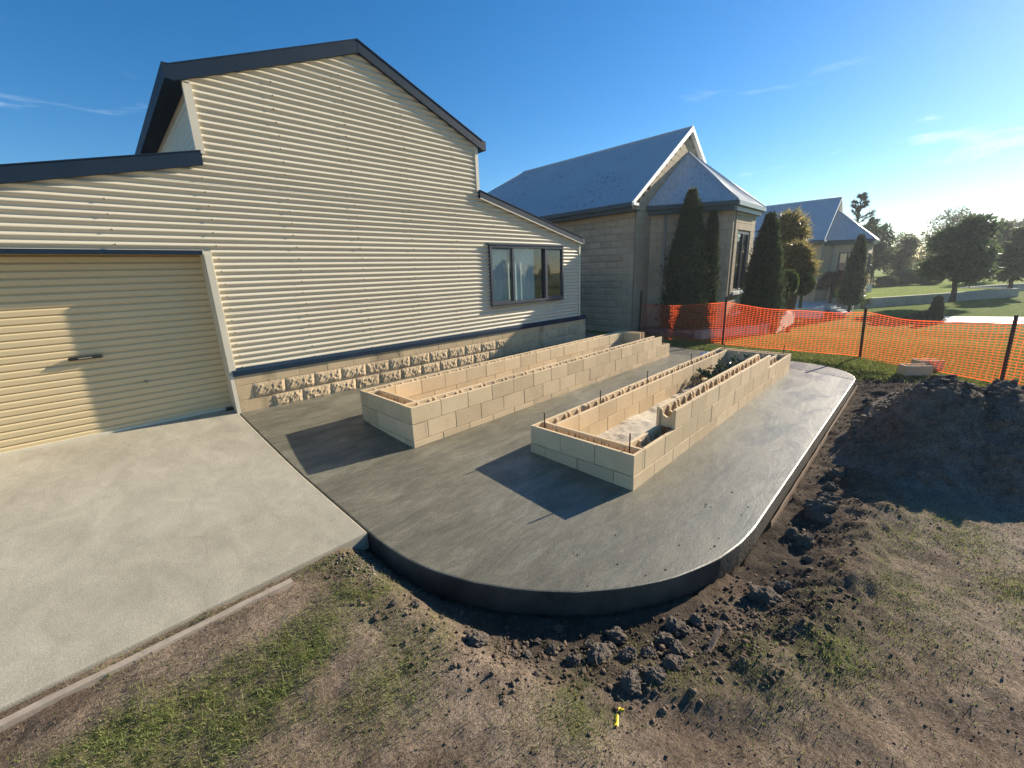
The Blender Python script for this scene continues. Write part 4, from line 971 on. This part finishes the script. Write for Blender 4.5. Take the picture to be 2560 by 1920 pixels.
for (px, py, ln, rz, lab) in ((1542, 1804, .05, .5, 'crushed yellow plastic strip on the bare soil'), (1553, 1777, .025, 1.9, 'tiny folded yellow plastic scrap beside a longer yellow strip')):
    q = onz(px, py, -.08); z = float(gz(q[0], q[1])); q = onz(px, py, z); z = float(gz(q[0], q[1]))
    V = []; F = []
    for i in range(7):
        x = ln*(i/6-.5); V += [(x, -.008, .003+.003*math.sin(i*1.7)), (x, .0, .009+.002*math.cos(i*2.1)), (x, .009, .002+.003*math.cos(i))]
    for i in range(6):
        for j in range(2): F.append((3*i+j, 3*i+3+j, 3*i+4+j, 3*i+1+j))
    o = MB().add(V, F).build('plastic_scrap', MT['yellow'], None, True, loc=(q[0], q[1], z+.006), rot=(0, 0, rz)); tag(o, lab, 'litter')
def crumple(name, p, r, label, mat, flat=.6):
    o = link(name, CL[3].copy(), None, None, (p[0], p[1], p[2]+r*flat*.6), (0, 0, 1.0)); o.data.materials.clear(); o.data.materials.append(mat); o.scale = (r, r*.8, r*flat); tag(o, label, 'bag')
q = onz(1768, 897, .012); crumple('plastic_bag', (q[0], q[1], .005), .16, 'crumpled white bag lying on the patio between the planters', MT['bag'])
q = onz(892, 987, .13); crumple('glint_scrap', (q[0], q[1], .125), .035, 'small white scrap added for a bright glint beside the planter corner near the shed plinth', MT['bag'], .3)  # white lump added to stand for a bright glint

# ------------------------------------------------------------------ foliage builders
def leaf_quads(P, D, Ln, Wd, curl=.15):
    """leaf per point: P base, D direction (n,3), length, width -> folded diamond of two triangles pairs"""
    n = len(P); D = D/np.linalg.norm(D, axis=1, keepdims=True); R = rng.standard_normal((n, 3)); S = np.cross(D, R); S /= np.linalg.norm(S, axis=1, keepdims=True)+1e-9; U = np.cross(S, D)
    L_ = np.asarray(Ln).reshape(-1, 1)*np.ones((n, 1)); W_ = np.asarray(Wd).reshape(-1, 1)*np.ones((n, 1))
    a = P; b = P+D*L_*.5+S*W_*.5+U*L_*curl*.3; c = P+D*L_-U*L_*curl*.5; d = P+D*L_*.5-S*W_*.5+U*L_*curl*.3
    V = np.stack([a, b, c, d], 1).reshape(-1, 3); F = np.arange(4*n).reshape(n, 4); return V, F
def crown_points(n, lobes, shell=.55):
    """points in a set of ellipsoid lobes (cx,cy,cz,rx,ry,rz), thicker towards the skin, broken by noise gaps"""
    lobes = np.array(lobes, float); vol = (lobes[:, 3]*lobes[:, 4]*lobes[:, 5])**(2/3); idx = rng.choice(len(lobes), n, p=vol/vol.sum())
    d = rng.standard_normal((n, 3)); d /= np.linalg.norm(d, axis=1, keepdims=True); r = (shell+(1-shell)*rng.random((n, 1))**.7)*(1+.10*rng.standard_normal((n, 1)))
    return lobes[idx, :3]+d*r*lobes[idx, 3:], d
def tree_mesh(h, wdt, nleaf, leaf, trunk_h, seed, lob=14, mat='tree', spread=.62):
    """crown mesh + trunk mesh, base at the origin"""
    r_ = np.random.default_rng(seed); lobes = []
    for k in range(lob):
        t = k/(lob-1); z = trunk_h+(h-trunk_h)*(.12+.80*t); rad = wdt/2*(math.sin(math.pi*(.18+.70*t))**.8); a_ = r_.random()*6.28; q = rad*spread*r_.random()**.5
        s = wdt/2*(.30+.26*r_.random())*(1.05-.45*t); lobes.append((q*math.cos(a_), q*math.sin(a_), z, s, s, s*.72*(h-trunk_h)/wdt*1.05))
    P, d = crown_points(nleaf, lobes, .5)
    keep = fbm(P[:, 0]*2.6/wdt*4+seed, P[:, 1]*2.6/wdt*4+P[:, 2]*1.3, seed, 3) > -.22; P, d = P[keep], d[keep]
    P[:, 2] = np.maximum(P[:, 2], trunk_h*.75)
    D = d*.6+rng.standard_normal(d.shape)*.7+np.array([0, 0, -.1]); V, F = leaf_quads(P, D, leaf*(.6+.8*rng.random(len(P))), leaf*.5*(.7+.6*rng.random(len(P))))
    crown = fast_mesh('crown', V, F); crown.materials.append(MT[mat])
    t = MB(); t.tube([(0, 0, -.3), (.02*h, 0, trunk_h*.5), (0, .02*h, trunk_h), (.01*h, 0, h*.75)], [.034*h, .026*h, .02*h, .006*h], 8)
    for l_ in lobes[::2]:
        b_ = Vector((l_[0], l_[1], l_[2])); s_ = Vector((0, 0, max(trunk_h*.8, l_[2]*.55))); t.tube([s_, s_.lerp(b_, .55)+Vector((0, 0, .03*h)), b_], [.014*h, .008*h, .003*h], 5)
    tr = t.mesh('trunk', True); tr.materials.append(MT['bark']); return crown, tr
def plant(name, label, cat, meshes, loc, rz=0, sc=1.0, group=None, names=('crown', 'trunk')):
    o = empty(name, loc, rz); o.scale = (sc, sc, sc) if not hasattr(sc, '__len__') else sc; tag(o, label, cat, group)
    for nm, me in zip(names, meshes): link(nm, me, None, o)
    return o
# dense conifers (columnar)
def conifer_mesh(h, rad, n, seed, tip=.15, leaf=.10):
    rg = np.random.default_rng(seed); z = h*(rg.random(n)**.95); a_ = rg.random(n)*6.28
    prof = np.interp(z/h, [0, .06, .25, .5, .75, .9, 1.0], [.84, .97, 1.0, .84, .52, .27*(1+tip), .09])
    lump = 1+.30*fbm(a_*1.6+seed, z*2.2/h*4, seed, 3)+.13*fbm(a_*5, z*9/h*2, seed+3, 3)
    rr = rad*prof*lump*(.78+.26*rg.random(n))*np.where(rg.random(n) < .12, rg.uniform(1.05, 1.38, n), 1.0); P = np.stack([rr*np.cos(a_), rr*np.sin(a_), z], 1)
    D = np.stack([np.cos(a_)*.55, np.sin(a_)*.55, np.full(n, .9)], 1)+rg.standard_normal((n, 3))*.35
    V, F = leaf_quads(P, D, leaf*(.6+.9*rg.random(n)), leaf*.36*(.6+.8*rg.random(n)), .1)
    cr_ = fast_mesh('crown', V, F); cr_.materials.append(MT['conifer'])
    core = MB(); core.tube([(0, 0, h*t) for t in (0, .06, .25, .5, .75, .9, .97)], [rad*.80*q_ for q_ in (.82, .96, 1, .83, .50, .24, .06)], 14); core.tube([(0, 0, -.4), (0, 0, .3)], .06, 8)  # inner core added to block light through the crown, plus trunk stub
    tr = core.mesh('trunk', True); tr.materials.append(MT['conifer']); return cr_, tr
def ctree(px, base_xy, top_v, wpx, seed, label, n=11000):
    d = math.hypot(base_xy[0]-CAM[0], base_xy[1]-CAM[1]); zt = at_dist(px, top_v, d)[2]; zb_ = float(gz(base_xy[0], base_xy[1], False)); depth = (np.array([*base_xy, 1.0])-CAM)@_f
    plant('conifer', label, 'conifer', conifer_mesh(zt-zb_, wpx/2/FPX*depth, n, seed), (*base_xy, zb_), 0, 1, 'columnar conifers by the bay window')
def xy_on(px, x): d = ray(px, 760); t = (x-CAM[0])/d[0]; return (x, CAM[1]+d[1]*t)
ctree(1732, xy_on(1712, 10.55), 478, 96, 201, 'tall slim dark conifer against the angled bay wall')
ctree(1765, xy_on(1766, 11.0), 532, 42, 202, 'thin shorter conifer squeezed beside the tall slim one', 5000)
ctree(1908, xy_on(1902, 12.2), 540, 86, 203, 'broad dark conifer in front of the quoined bay window', 13000)
# raised garden bed kerb by the conifers
kb = MB(); c0 = onz(1902, 834, -.12); c1 = onz(1975, 806, -.30); c2 = (9.35, .55)
kerb = empty('garden_bed_wall', (c0[0], c0[1], -.15)); tag(kerb, 'low limestone bed wall under the conifers behind the netting', 'garden wall')
def kerb_run(a_, b_):
    a_, b_ = Vector((a_[0]-c0[0], a_[1]-c0[1], 0)), Vector((b_[0]-c0[0], b_[1]-c0[1], 0)); n = max(1, round((b_-a_).length/.5))
    for i in range(n):
        p, q = a_.lerp(b_, i/n+.006), a_.lerp(b_, (i+1)/n-.006); m_ = MB(); m_.beam((p.x, p.y, .06), (q.x, q.y, .06), .22, .46); m_.build('block', MT['lime'], kerb)
kerb_run((c0[0], c0[1]), (c1[0], c1[1])); kerb_run((c0[0]-.15, c0[1]+.1), c2)
bs = MB(); bs.prism([(c0[0], c0[1]+.1), (c1[0], c1[1]+.1), (13.9, .7), (11.6, .7), (10.2, 2.55), (9.6, 2.4), (c2[0]+.1, c2[1]+.1)], 'z', -.6, .06); tag(bs.build('garden_soil', MT['mound']), kind='structure')

# glossy shrub in the planter
pc = (4.95, -1.52, -.08); sh_ = empty('shrub', pc); sh_.scale = (.85, .8, .72); tag(sh_, 'dark glossy leafed young shrub growing in the half built planter', 'shrub')
st = MB(); tips = []
for k in range(34):
    a_ = rng.random()*6.28; e = rng.uniform(.25, 1.2); ln = rng.uniform(.45, .85); d = Vector((math.cos(a_)*math.cos(e)-.25, math.sin(a_)*math.cos(e)*.7, math.sin(e))).normalized()
    p0 = Vector((rng.uniform(-.1, .1), rng.uniform(-.06, .06), 0)); p1 = p0+d*ln*.5+Vector((0, 0, .03)); p2 = p0+d*ln+Vector((0, 0, -.05)); st.tube([p0, p1, p2], [.008, .005, .002], 5)
    for t in np.linspace(.3, 1, 15): tips.append((p0.lerp(p1, t*2) if t < .5 else p1.lerp(p2, t*2-1), d))
st.build('stem', MT['bark'], sh_)
P_ = np.array([t[0][:] for t in tips]); D_ = np.array([t[1][:] for t in tips]); P_ = np.repeat(P_, 2, 0); D_ = np.repeat(D_, 2, 0)*.4+rng.standard_normal((len(P_), 3))*.8
V, F = leaf_quads(P_, D_, rng.uniform(.07, .12, len(P_)), rng.uniform(.035, .055, len(P_)), .12); link('leaf', fast_mesh('leaf', V, F, True), MT['camellia'], sh_)['kind'] = 'stuff'

# ------------------------------------------------------------------ far garden
ZL, ZT = -.93, -.42
wa = onz(2112, 772, ZL); wb = onz(2533, 741, ZL)
dW = (wb-wa)/np.linalg.norm((wb-wa)[:2]); nW = np.array([-dW[1], dW[0]])
if nW[0] < 0: nW = -nW
wc = wb[:2]+nW*3.2; wd = wc+dW[:2]*14; wl = wa[:2]-np.array([0, 0])
up0 = wa[:2]+nW*1.2; left = up0+np.array([-1.2, 12.0])
terr = [tuple(wa[:2]), tuple(wb[:2]), tuple(wc), tuple(wd), (wd[0]+1400, wd[1]-900), (1500, 900), (30, 900), (wa[0]+2.2, 30), (wa[0]-.6, wa[1]+7), (wa[0]-1.6, wa[1]+2.6)]
tm = MB(); tm.prism(terr, 'z', -1.6, ZT); lawn = tm.build('lawn', MT['lawn']); tag(lawn, kind='structure')
def wall_thing(name, pts, z0, z1, th, label, mat='lime', ln=.8):
    o0 = np.array(pts[0]); W_ = empty(name, (o0[0], o0[1], z0)); tag(W_, label, 'retaining wall')
    for a_, b_ in zip(pts[:-1], pts[1:]):
        a_, b_ = Vector((*(np.array(a_)-o0), 0)), Vector((*(np.array(b_)-o0), 0)); n = max(1, round((b_-a_).length/ln)); hrow = (z1-z0)/2
        for r in range(2):
            for i in range(n):
                f0, f1 = (i+(.5 if r else 0))/n, (i+1+(.5 if r else 0))/n
                if f0 >= 1: continue
                p, q = a_.lerp(b_, f0+.004/n), a_.lerp(b_, min(f1, 1)-.004/n); m_ = MB(); m_.beam((p.x, p.y, hrow*(r+.5)), (q.x, q.y, hrow*(r+.5)), th, hrow-.006); m_.build('block', MT[mat], W_)
    return W_
off = -nW*.12
wall_thing('retaining_wall', [wa[:2]+off+dW[:2]*1.4, wb[:2]+off, wc+off+dW[:2]*.12], ZL-.2, ZT+.05, .24, 'long low limestone retaining wall at the edge of the far lawn')
wall_thing('retaining_wall', [wc+off+dW[:2]*.4, wd+off], ZL-.2, ZT+.05, .24, 'set back limestone retaining wall beyond the corner of the long one')
# steps up to the terrace
sp_ = empty('garden_steps', (wa[0], wa[1], ZL)); tag(sp_, 'pale concrete garden steps climbing to the lawn terrace', 'steps')
s_lo = onz(2120, 785, ZL)[:2]; s_hi = onz(2062, 760, ZT)[:2]; dS = (s_hi-s_lo); LS = np.hypot(*dS); dS /= LS; nS = np.array([-dS[1], dS[0]])
for k in range(5):
    c_ = s_lo+dS*(LS*(k+.5)/5)-wa[:2]; hh = (ZT-ZL)*(k+1)/5; m_ = MB(); m_.beam((*(c_-nS*.8), hh-.08), (*(c_+nS*.8), hh-.08), LS/5*1.12, .17); m_.build('step', MT['whiteconc'], sp_)
m_ = MB(); q0 = s_lo-wa[:2]-nS*1.0; q1 = s_hi-wa[:2]-nS*1.0; m_.add([(*q0, 0), (*q1, 0), (*q1, .78), (*q0, .40), (*(q0-nS*.2), 0), (*(q1-nS*.2), 0), (*(q1-nS*.2), .78), (*(q0-nS*.2), .40)], [(0, 1, 2, 3), (7, 6, 5, 4), (0, 4, 5, 1), (3, 2, 6, 7), (0, 3, 7, 4), (1, 5, 6, 2)]); m_.build('side_wall', MT['lime'], sp_)
pth = [onz(1962, 768, ZT+.01)[:2], onz(2055, 770, ZT+.01)[:2], onz(2078, 751, ZT+.01)[:2], onz(1985, 751, ZT+.01)[:2]]
m_ = MB(); m_.prism([tuple(p) for p in pth], 'z', -1.5, ZT+.012); tag(m_.build('path', MT['whiteconc']), kind='structure')
# pale path on the lower lawn, low enough in the sun to glare
pp = [onz(2300, 799, -.80)[:2], onz(2560, 805, -.84)[:2], onz(2900, 812, -.84)[:2], onz(2900, 790, -.86)[:2], onz(2560, 790, -.86)[:2], onz(2300, 788, -.86)[:2]]
m_ = MB(); zz = [-.70, -.73, -.75, -.80, -.80, -.80]; V = [(*p, float(gz(p[0], p[1], False))+.03) for p in pp]; V += [(a_, b_, c_-.3) for a_, b_, c_ in V]; m_.add(V, [tuple(range(6)), tuple(range(6, 12))[::-1]]+[(i, (i+1) % 6, 6+(i+1) % 6, 6+i) for i in range(6)]); tag(m_.build('path', MT['whiteconc']), kind='structure')
q = onz(2560, 676, ZT); m_ = MB(); pp = [onz(2430, 681, ZT+.02), onz(2900, 676, ZT+.02), onz(2900, 673, ZT+.02), onz(2430, 677, ZT+.02)]; m_.add([tuple(p) for p in pp]+[(p[0], p[1], p[2]-.1) for p in pp], [(0, 1, 2, 3), (7, 6, 5, 4), (0, 4, 5, 1), (1, 5, 6, 2), (2, 6, 7, 3), (3, 7, 4, 0)]); tag(m_.build('path', MT['whiteconc']), kind='structure')
# low garden wall in front of the far house
g0, g1 = onz(2085, 738, ZT)[:2], onz(2172, 730, ZT)[:2]
wall_thing('garden_wall', [g0, g1], ZT-.1, ZT+.62, .3, 'short garden wall with a bright end in front of the far house', 'whiteconc', 1.2)
# columnar small plant by the pale path
q = onz(2335, 800, -.84); zq = float(gz(q[0], q[1], False)); dq = np.linalg.norm(q-CAM)
me = conifer_mesh(1.1, .24, 2600, 301, .8, .10); plant('small_conifer', 'small lone dark conifer beside the pale path', 'conifer', me, (q[0], q[1], zq))
me = conifer_mesh(.42, .62, 1600, 302, 0, .1); plant('low_shrub', 'low spreading dark shrub at the foot of the lone conifer', 'shrub', me, (q[0]-.1, q[1]+.35, zq))
# weeping standards
def weeping(px, py, z, top_v, wpx, seed, label):
    q = onz(px, py, z); d = (q-CAM)@_f; h = at_dist(px, top_v, math.hypot(*(q-CAM)[:2]))[2]-q[2]; w_ = wpx/FPX*d
    rg = np.random.default_rng(seed); n = 2600; a_ = rg.random(n)*6.28; t = rg.random(n); rr = w_*.5*(.35+.65*t)*(1+.15*rg.standard_normal(n)); zz = h*(1.0-.42*t**1.6)*(1+.03*rg.standard_normal(n))
    P = np.stack([rr*np.cos(a_), rr*np.sin(a_), zz], 1); D = np.stack([np.cos(a_)*.4, np.sin(a_)*.4, -1*np.ones(n)], 1)+rg.standard_normal((n, 3))*.35
    V, F = leaf_quads(P, D, .12, .035); cr_ = fast_mesh('crown', V, F); cr_.materials.append(MT['weep']); t_ = MB(); t_.tube([(0, 0, -.2), (.05, 0, h*.5), (.12, .05, h*.95)], [.10, .075, .06], 8); tr = t_.mesh('trunk', True); tr.materials.append(MT['bark']); plant('weeping_tree', label, 'tree', (cr_, tr), tuple(q), 0, 1, 'weeping standards by the garden steps')
weeping(2072, 775, -.80, 682, 62, 311, 'leaning grafted weeping tree at the foot of the garden steps')
weeping(2117, 752, ZT, 678, 74, 312, 'wider weeping tree at the top of the garden steps')
# cordylines and round shrubs beside the broad conifer
def tuft(seed, n, ln):
    rg = np.random.default_rng(seed); e = rg.uniform(-.9, 1.4, n); a_ = rg.random(n)*6.28; D = np.stack([np.cos(a_)*np.cos(e), np.sin(a_)*np.cos(e), np.sin(e)], 1); P = D*.05
    V, F = leaf_quads(P, D, ln*(.6+.5*rg.random(n)), .055, .5); return V, F
def cordyline(px, py_top, dist, zbase, heads, label, seed):
    V = []; F = []; k = 0; b = at_dist(px, 700, dist); tr = MB()
    for i, (du, dv, s) in enumerate(heads):
        c_ = at_dist(px+du, py_top+dv, dist)-b; c_[2] += b[2]-zbase; v, f = tuft(seed+i, 520, s); V.append(v+c_); F.append(f+k); k += len(v); tr.tube([(0, 0, -.2), (c_[0]*.4, c_[1]*.4, c_[2]*.6), tuple(c_)], [.09, .07, .05], 7)
    me = fast_mesh('crown', np.concatenate(V), np.concatenate(F)); me.materials.append(MT['palm']); t2 = tr.mesh('trunk', True); t2.materials.append(MT['bark']); plant('cordyline', label, 'cordyline', (me, t2), (b[0], b[1], zbase), 0, 1, 'cordylines behind the broad conifer')
cordyline(1975, 560, 21.0, -.6, [(0, 8, .75), (16, 24, .6), (-18, 28, .6), (5, 50, .55), (-8, 0, .5)], 'tall bronze cordyline rising behind the broad conifer', 320)
cordyline(1985, 640, 19.5, -.6, [(-15, 0, .55), (12, -5, .55), (24, 20, .55), (-5, 25, .55), (28, 42, .5), (5, 8, .55)], 'lower yellow green cordyline clump above the clipped shrubs', 340)
def blob(px, v0, v1, dist, wpx, seed, label, mat='shrub', zg=None):
    a_ = at_dist(px, v1, dist)
    if zg is not None: a_ = onz(px, v1, zg); dist = math.hypot(*(a_-CAM)[:2])
    top = at_dist(px, v0, dist); h = top[2]-a_[2]; d = (a_-CAM)@_f; r_ = wpx/2/FPX*d
    n = 5000; rg = np.random.default_rng(seed); D = rg.standard_normal((n, 3)); D /= np.linalg.norm(D, axis=1, keepdims=True); k = (1+.10*fbm(D[:, 0]*3+seed, D[:, 1]*3+D[:, 2]*2, seed, 3))*(.86+.16*rg.random(n))
    P = D*np.array([r_, r_, h/2])*k[:, None]+np.array([0, 0, h/2]); V, F = leaf_quads(P, D+rg.standard_normal((n, 3))*.6, .075, .045)
    cr_ = fast_mesh('crown', V, F); cr_.materials.append(MT[mat]); t_ = MB(); t_.tube([(0, 0, -.5), (0, 0, h*.6)], .05, 6); t_.tube([(0, 0, h*.06), (0, 0, h*.3), (0, 0, h*.7), (0, 0, h*.94)], [r_*.3, r_*.74, r_*.74, r_*.3], 12); tr = t_.mesh('trunk', True); tr.materials.append(MT['conifer']); plant('clipped_shrub', label, 'shrub', (cr_, tr), tuple(a_))
blob(1962, 677, 742, 17.5, 46, 351, 'clipped round green shrub next to the broad conifer'); blob(2004, 682, 736, 19.0, 44, 352, 'clipped flat topped shrub between the round one and the far house')
blob(2262, 668, 712, 36, 60, 353, 'square clipped dark hedge shrub on the far lawn', 'tree', ZT); blob(2215, 690, 716, 38, 44, 355, 'low rounded shrub on the far lawn beside the square hedge', 'shrub', ZT)
blob(2320, 690, 712, 40, 50, 356, 'low dark bush left of the many stemmed lawn tree', 'tree', ZT)
q = at_dist(2135, 700, 29.0); hz = at_dist(2135, 592, 29.0)[2]-ZT; plant('conifer', 'dark conifer standing against the bay of the far house', 'conifer', conifer_mesh(hz, 18/FPX*28, 4000, 360, .1, .14), (q[0], q[1], ZT))
# far trees
def ftree(px, top_v, dist, wpx, seed, label, mat='tree', nleaf=7000, trunk=.22, leaf=None, group=None, base=ZT, lob=16):
    b = at_dist(px, 700, dist); h = at_dist(px, top_v, dist)[2]-base; d = (b-CAM)@_f; w_ = wpx/FPX*d
    plant('tree', label, 'tree', tree_mesh(h, w_, nleaf, leaf or max(.16, .045*h), h*trunk, seed, lob, mat), (b[0], b[1], base), 0, 1, group)
ftree(2392, 543, 36, 150, 401, 'big dense dark tree with several trunks on the far lawn', 'tree', 12000, .20, .26, None, ZT, 22)
for k, du in enumerate((-16, -4, 14)):
    pass
ftree(2181, 563, 52, 78, 402, 'rounded dark tree just right of the far house', 'tree', 6000, .2)
ftree(2245, 590, 56, 92, 403, 'brownish olive tree between the dark rounded tree and the big lawn tree', 'tree2', 6000, .2)
ftree(2318, 606, 62, 84, 404, 'small bushy olive tree left of the big lawn tree', 'tree', 5000, .2)
ftree(2478, 556, 60, 70, 405, 'sparse tall gum tree behind the big lawn tree', 'tree2', 2600, .35, .35)
ftree(2530, 572, 46, 110, 406, 'dark spreading tree right of the big lawn tree', 'tree', 8000, .22, .28)
ftree(2140, 600, 46, 60, 407, 'dull bush like tree behind the corner of the far house', 'tree2', 4000, .15)
# pine behind the far house
def pine(px, top_v, dist, wpx, seed, label):
    b = at_dist(px, 700, dist); h = at_dist(px, top_v, dist)[2]-ZT; d = (b-CAM)@_f; w_ = wpx/FPX*d; rg = np.random.default_rng(seed); P = []; D = []; t_ = MB(); t_.tube([(0, 0, -.2), (0, 0, h)], [.2, .04], 8)
    for k in range(46):
        z = h*(.3+.7*k/45); ln = w_*.62*(1.08-k/45)*rg.uniform(.7, 1.2); a_ = rg.random()*6.28; e = rg.uniform(.1, .6); d_ = np.array([math.cos(a_)*math.cos(e), math.sin(a_)*math.cos(e), math.sin(e)]); t_.tube([(0, 0, z), tuple(np.array([0, 0, z])+d_*ln)], [.04, .01], 4)
        for q_ in np.linspace(.15, 1, 26): 
            for _ in range(3): P.append(np.array([0, 0, z])+d_*ln*q_); D.append(d_+rg.standard_normal(3)*.5+np.array([0, 0, .25]))
    V, F = leaf_quads(np.array(P), np.array(D), .34, .05); cr_ = fast_mesh('crown', V, F); cr_.materials.append(MT['conifer']); tr = t_.mesh('trunk'); tr.materials.append(MT['bark']); plant('pine_tree', label, 'tree', (cr_, tr), (b[0], b[1], ZT))
pine(2120, 492, 48, 100, 410, 'open crowned pine tree showing above the far house roof'); pine(2158, 552, 50, 60, 411, 'smaller pine leaning out right of the far house roof')
# belt of trees beyond, also the ones the shed window mirrors
protos = [tree_mesh(7.5, 7.0, 5200, .34, 1.4, 500+k, 15, ('tree', 'tree2')[k % 2]) for k in range(4)]
BELT = 'one of the dull green trees in the belt along the far side of the lawn'
for k in range(44):
    az = math.radians(16-k*2.35+random.uniform(-1, 1)); dist = random.uniform(78, 120) if k < 17 else random.uniform(80, 115); x, y = CAM[0]+dist*math.cos(az), CAM[1]+dist*math.sin(az)
    plant('tree', BELT, 'tree', protos[k % 4], (x, y, ZT-.2), random.random()*6.28, random.uniform(.65, 1.1)*(1.0 if k < 17 else .8), 'tree belt beyond the lawn')
# radio mast behind the shed, left
q = at_dist(40, 640, 260); m_ = MB(); q2 = at_dist(36, 352, 260); H_ = q2[2]-q[2]
for a_ in (0, 2.09, 4.19): m_.tube([(1.3*math.cos(a_), 1.3*math.sin(a_), 0), (.35*math.cos(a_), .35*math.sin(a_), H_)], .14, 4)
for k in range(30):
    z = H_*k/30; r_ = 1.3-.95*k/30
    for a_ in (0, 2.09, 4.19): m_.tube([(r_*math.cos(a_), r_*math.sin(a_), z), (r_*math.cos(a_+2.09), r_*math.sin(a_+2.09), z+H_/30)], .07, 3)
MT['mast'] = M('red_mast', (.45, .12, .10), (.5, .3, .28), .2, .6); tag(m_.build('radio_mast', MT['mast'], None, False, loc=tuple(q)), 'slender red lattice radio mast far behind the shed', 'mast')

# ------------------------------------------------------------------ grass
def blades(name, X, Y, Z, H, label, mat, wd=.0022, lean=.6):
    n = len(X); a_ = rng.random(n)*6.28; t = rng.random(n)*6.28; w_ = wd*(.7+.7*rng.random(n)); ln = np.stack([np.cos(t), np.sin(t)], 1)*(lean*H*rng.random(n))[:, None]
    S = np.stack([np.cos(a_)*w_, np.sin(a_)*w_, np.zeros(n)], 1); B = np.stack([X, Y, Z], 1); Mid = B+np.stack([ln[:, 0]*.35, ln[:, 1]*.35, H*.6], 1); T = B+np.stack([ln[:, 0], ln[:, 1], H*(1-.25*rng.random(n))], 1)
    V = np.stack([B-S, B+S, Mid+S*.8, Mid-S*.8, T], 1).reshape(-1, 3); k = np.arange(n)*5
    F4 = np.stack([k, k+1, k+2, k+3], 1); F3 = np.stack([k+3, k+2, k+4], 1); o = link(name, fast_mesh(name, V, [F4, F3]), mat); tag(o, label, 'grass', None, 'stuff')
def pick(n, x0, x1, y0, y1, power=1.0, extra=0.0):
    X = rng.uniform(x0, x1, n); Y = rng.uniform(y0, y1, n); p = grassmask(X, Y)**power+extra*(slab_sdf(X, Y) > .45)*(vnoise(X*1.7, Y*1.7, 91)*vnoise(X*5, Y*5, 92)); k = (rng.random(n) < p) & (slab_sdf(X, Y) > .1) & ~((X < SX0+.05) & (Y > -1.06)); return X[k], Y[k]
X, Y = pick(620000, -3.2, 3.2, -5.2, -1.07, 1.1, .045); blades('grass', X, Y, gz(X, Y)-.004, rng.uniform(.008, .030, len(X))*(.6+.8*vnoise(X*2.5, Y*2.5, 95)), 'short green grass surviving in patches on the bare soil', MT['grass'], .0014, 1.5)
X, Y = pick(300000, -3.2, 4.5, -5.2, -1.07, .6, .12); k = rng.random(len(X)) < .4; X, Y = X[k], Y[k]; blades('dry_grass', X, Y, gz(X, Y)-.003, rng.uniform(.008, .026, len(X)), 'dry straw coloured grass lying on the soil', MT['drygrass'], .0012, 2.4)
X = rng.uniform(6.6, 12.5, 260000); Y = rng.uniform(-8.0, 3.0, 260000); k = (rng.random(len(X)) < grassmask(X, Y)) & (slab_sdf(X, Y) > .06) & (Y < 2.2-(X-9.3).clip(0)*1.2); X, Y = X[k], Y[k]; blades('lawn_grass', X, Y, gz(X, Y)-.005, rng.uniform(.02, .055, len(X)), 'mown green lawn grass around the netting fence', MT['grass'], .0045, .9)
X = rng.uniform(11.5, 21.0, 90000); Y = rng.uniform(-13, 1.2, 90000); Z = gz(X, Y); blades('lawn_grass', X, Y, Z-.005, rng.uniform(.03, .07, len(X)), 'sloping lawn grass between the netting and the pale path', MT['grass'], .008, .9)

# ------------------------------------------------------------------ haze added to imitate lens glare
hb_ = MB(); hb_.box(-40, 150, -150, 130, -2.6, 13); hz_ = hb_.mesh('haze'); hm = bpy.data.materials.new('glare_haze_air'); hm.use_nodes = True
hm.node_tree.nodes.clear(); ho = hm.node_tree.nodes.new('ShaderNodeOutputMaterial'); hv = hm.node_tree.nodes.new('ShaderNodeVolumePrincipled')
hv.inputs['Color'].default_value = (.86, .91, .97, 1); hv.inputs['Density'].default_value = .0009; hv.inputs['Anisotropy'].default_value = .35
hm.node_tree.links.new(hv.outputs[0], ho.inputs['Volume']); tag(link('haze', hz_, hm), 'added thin haze imitating lens glare over the garden', 'haze', None, 'stuff')
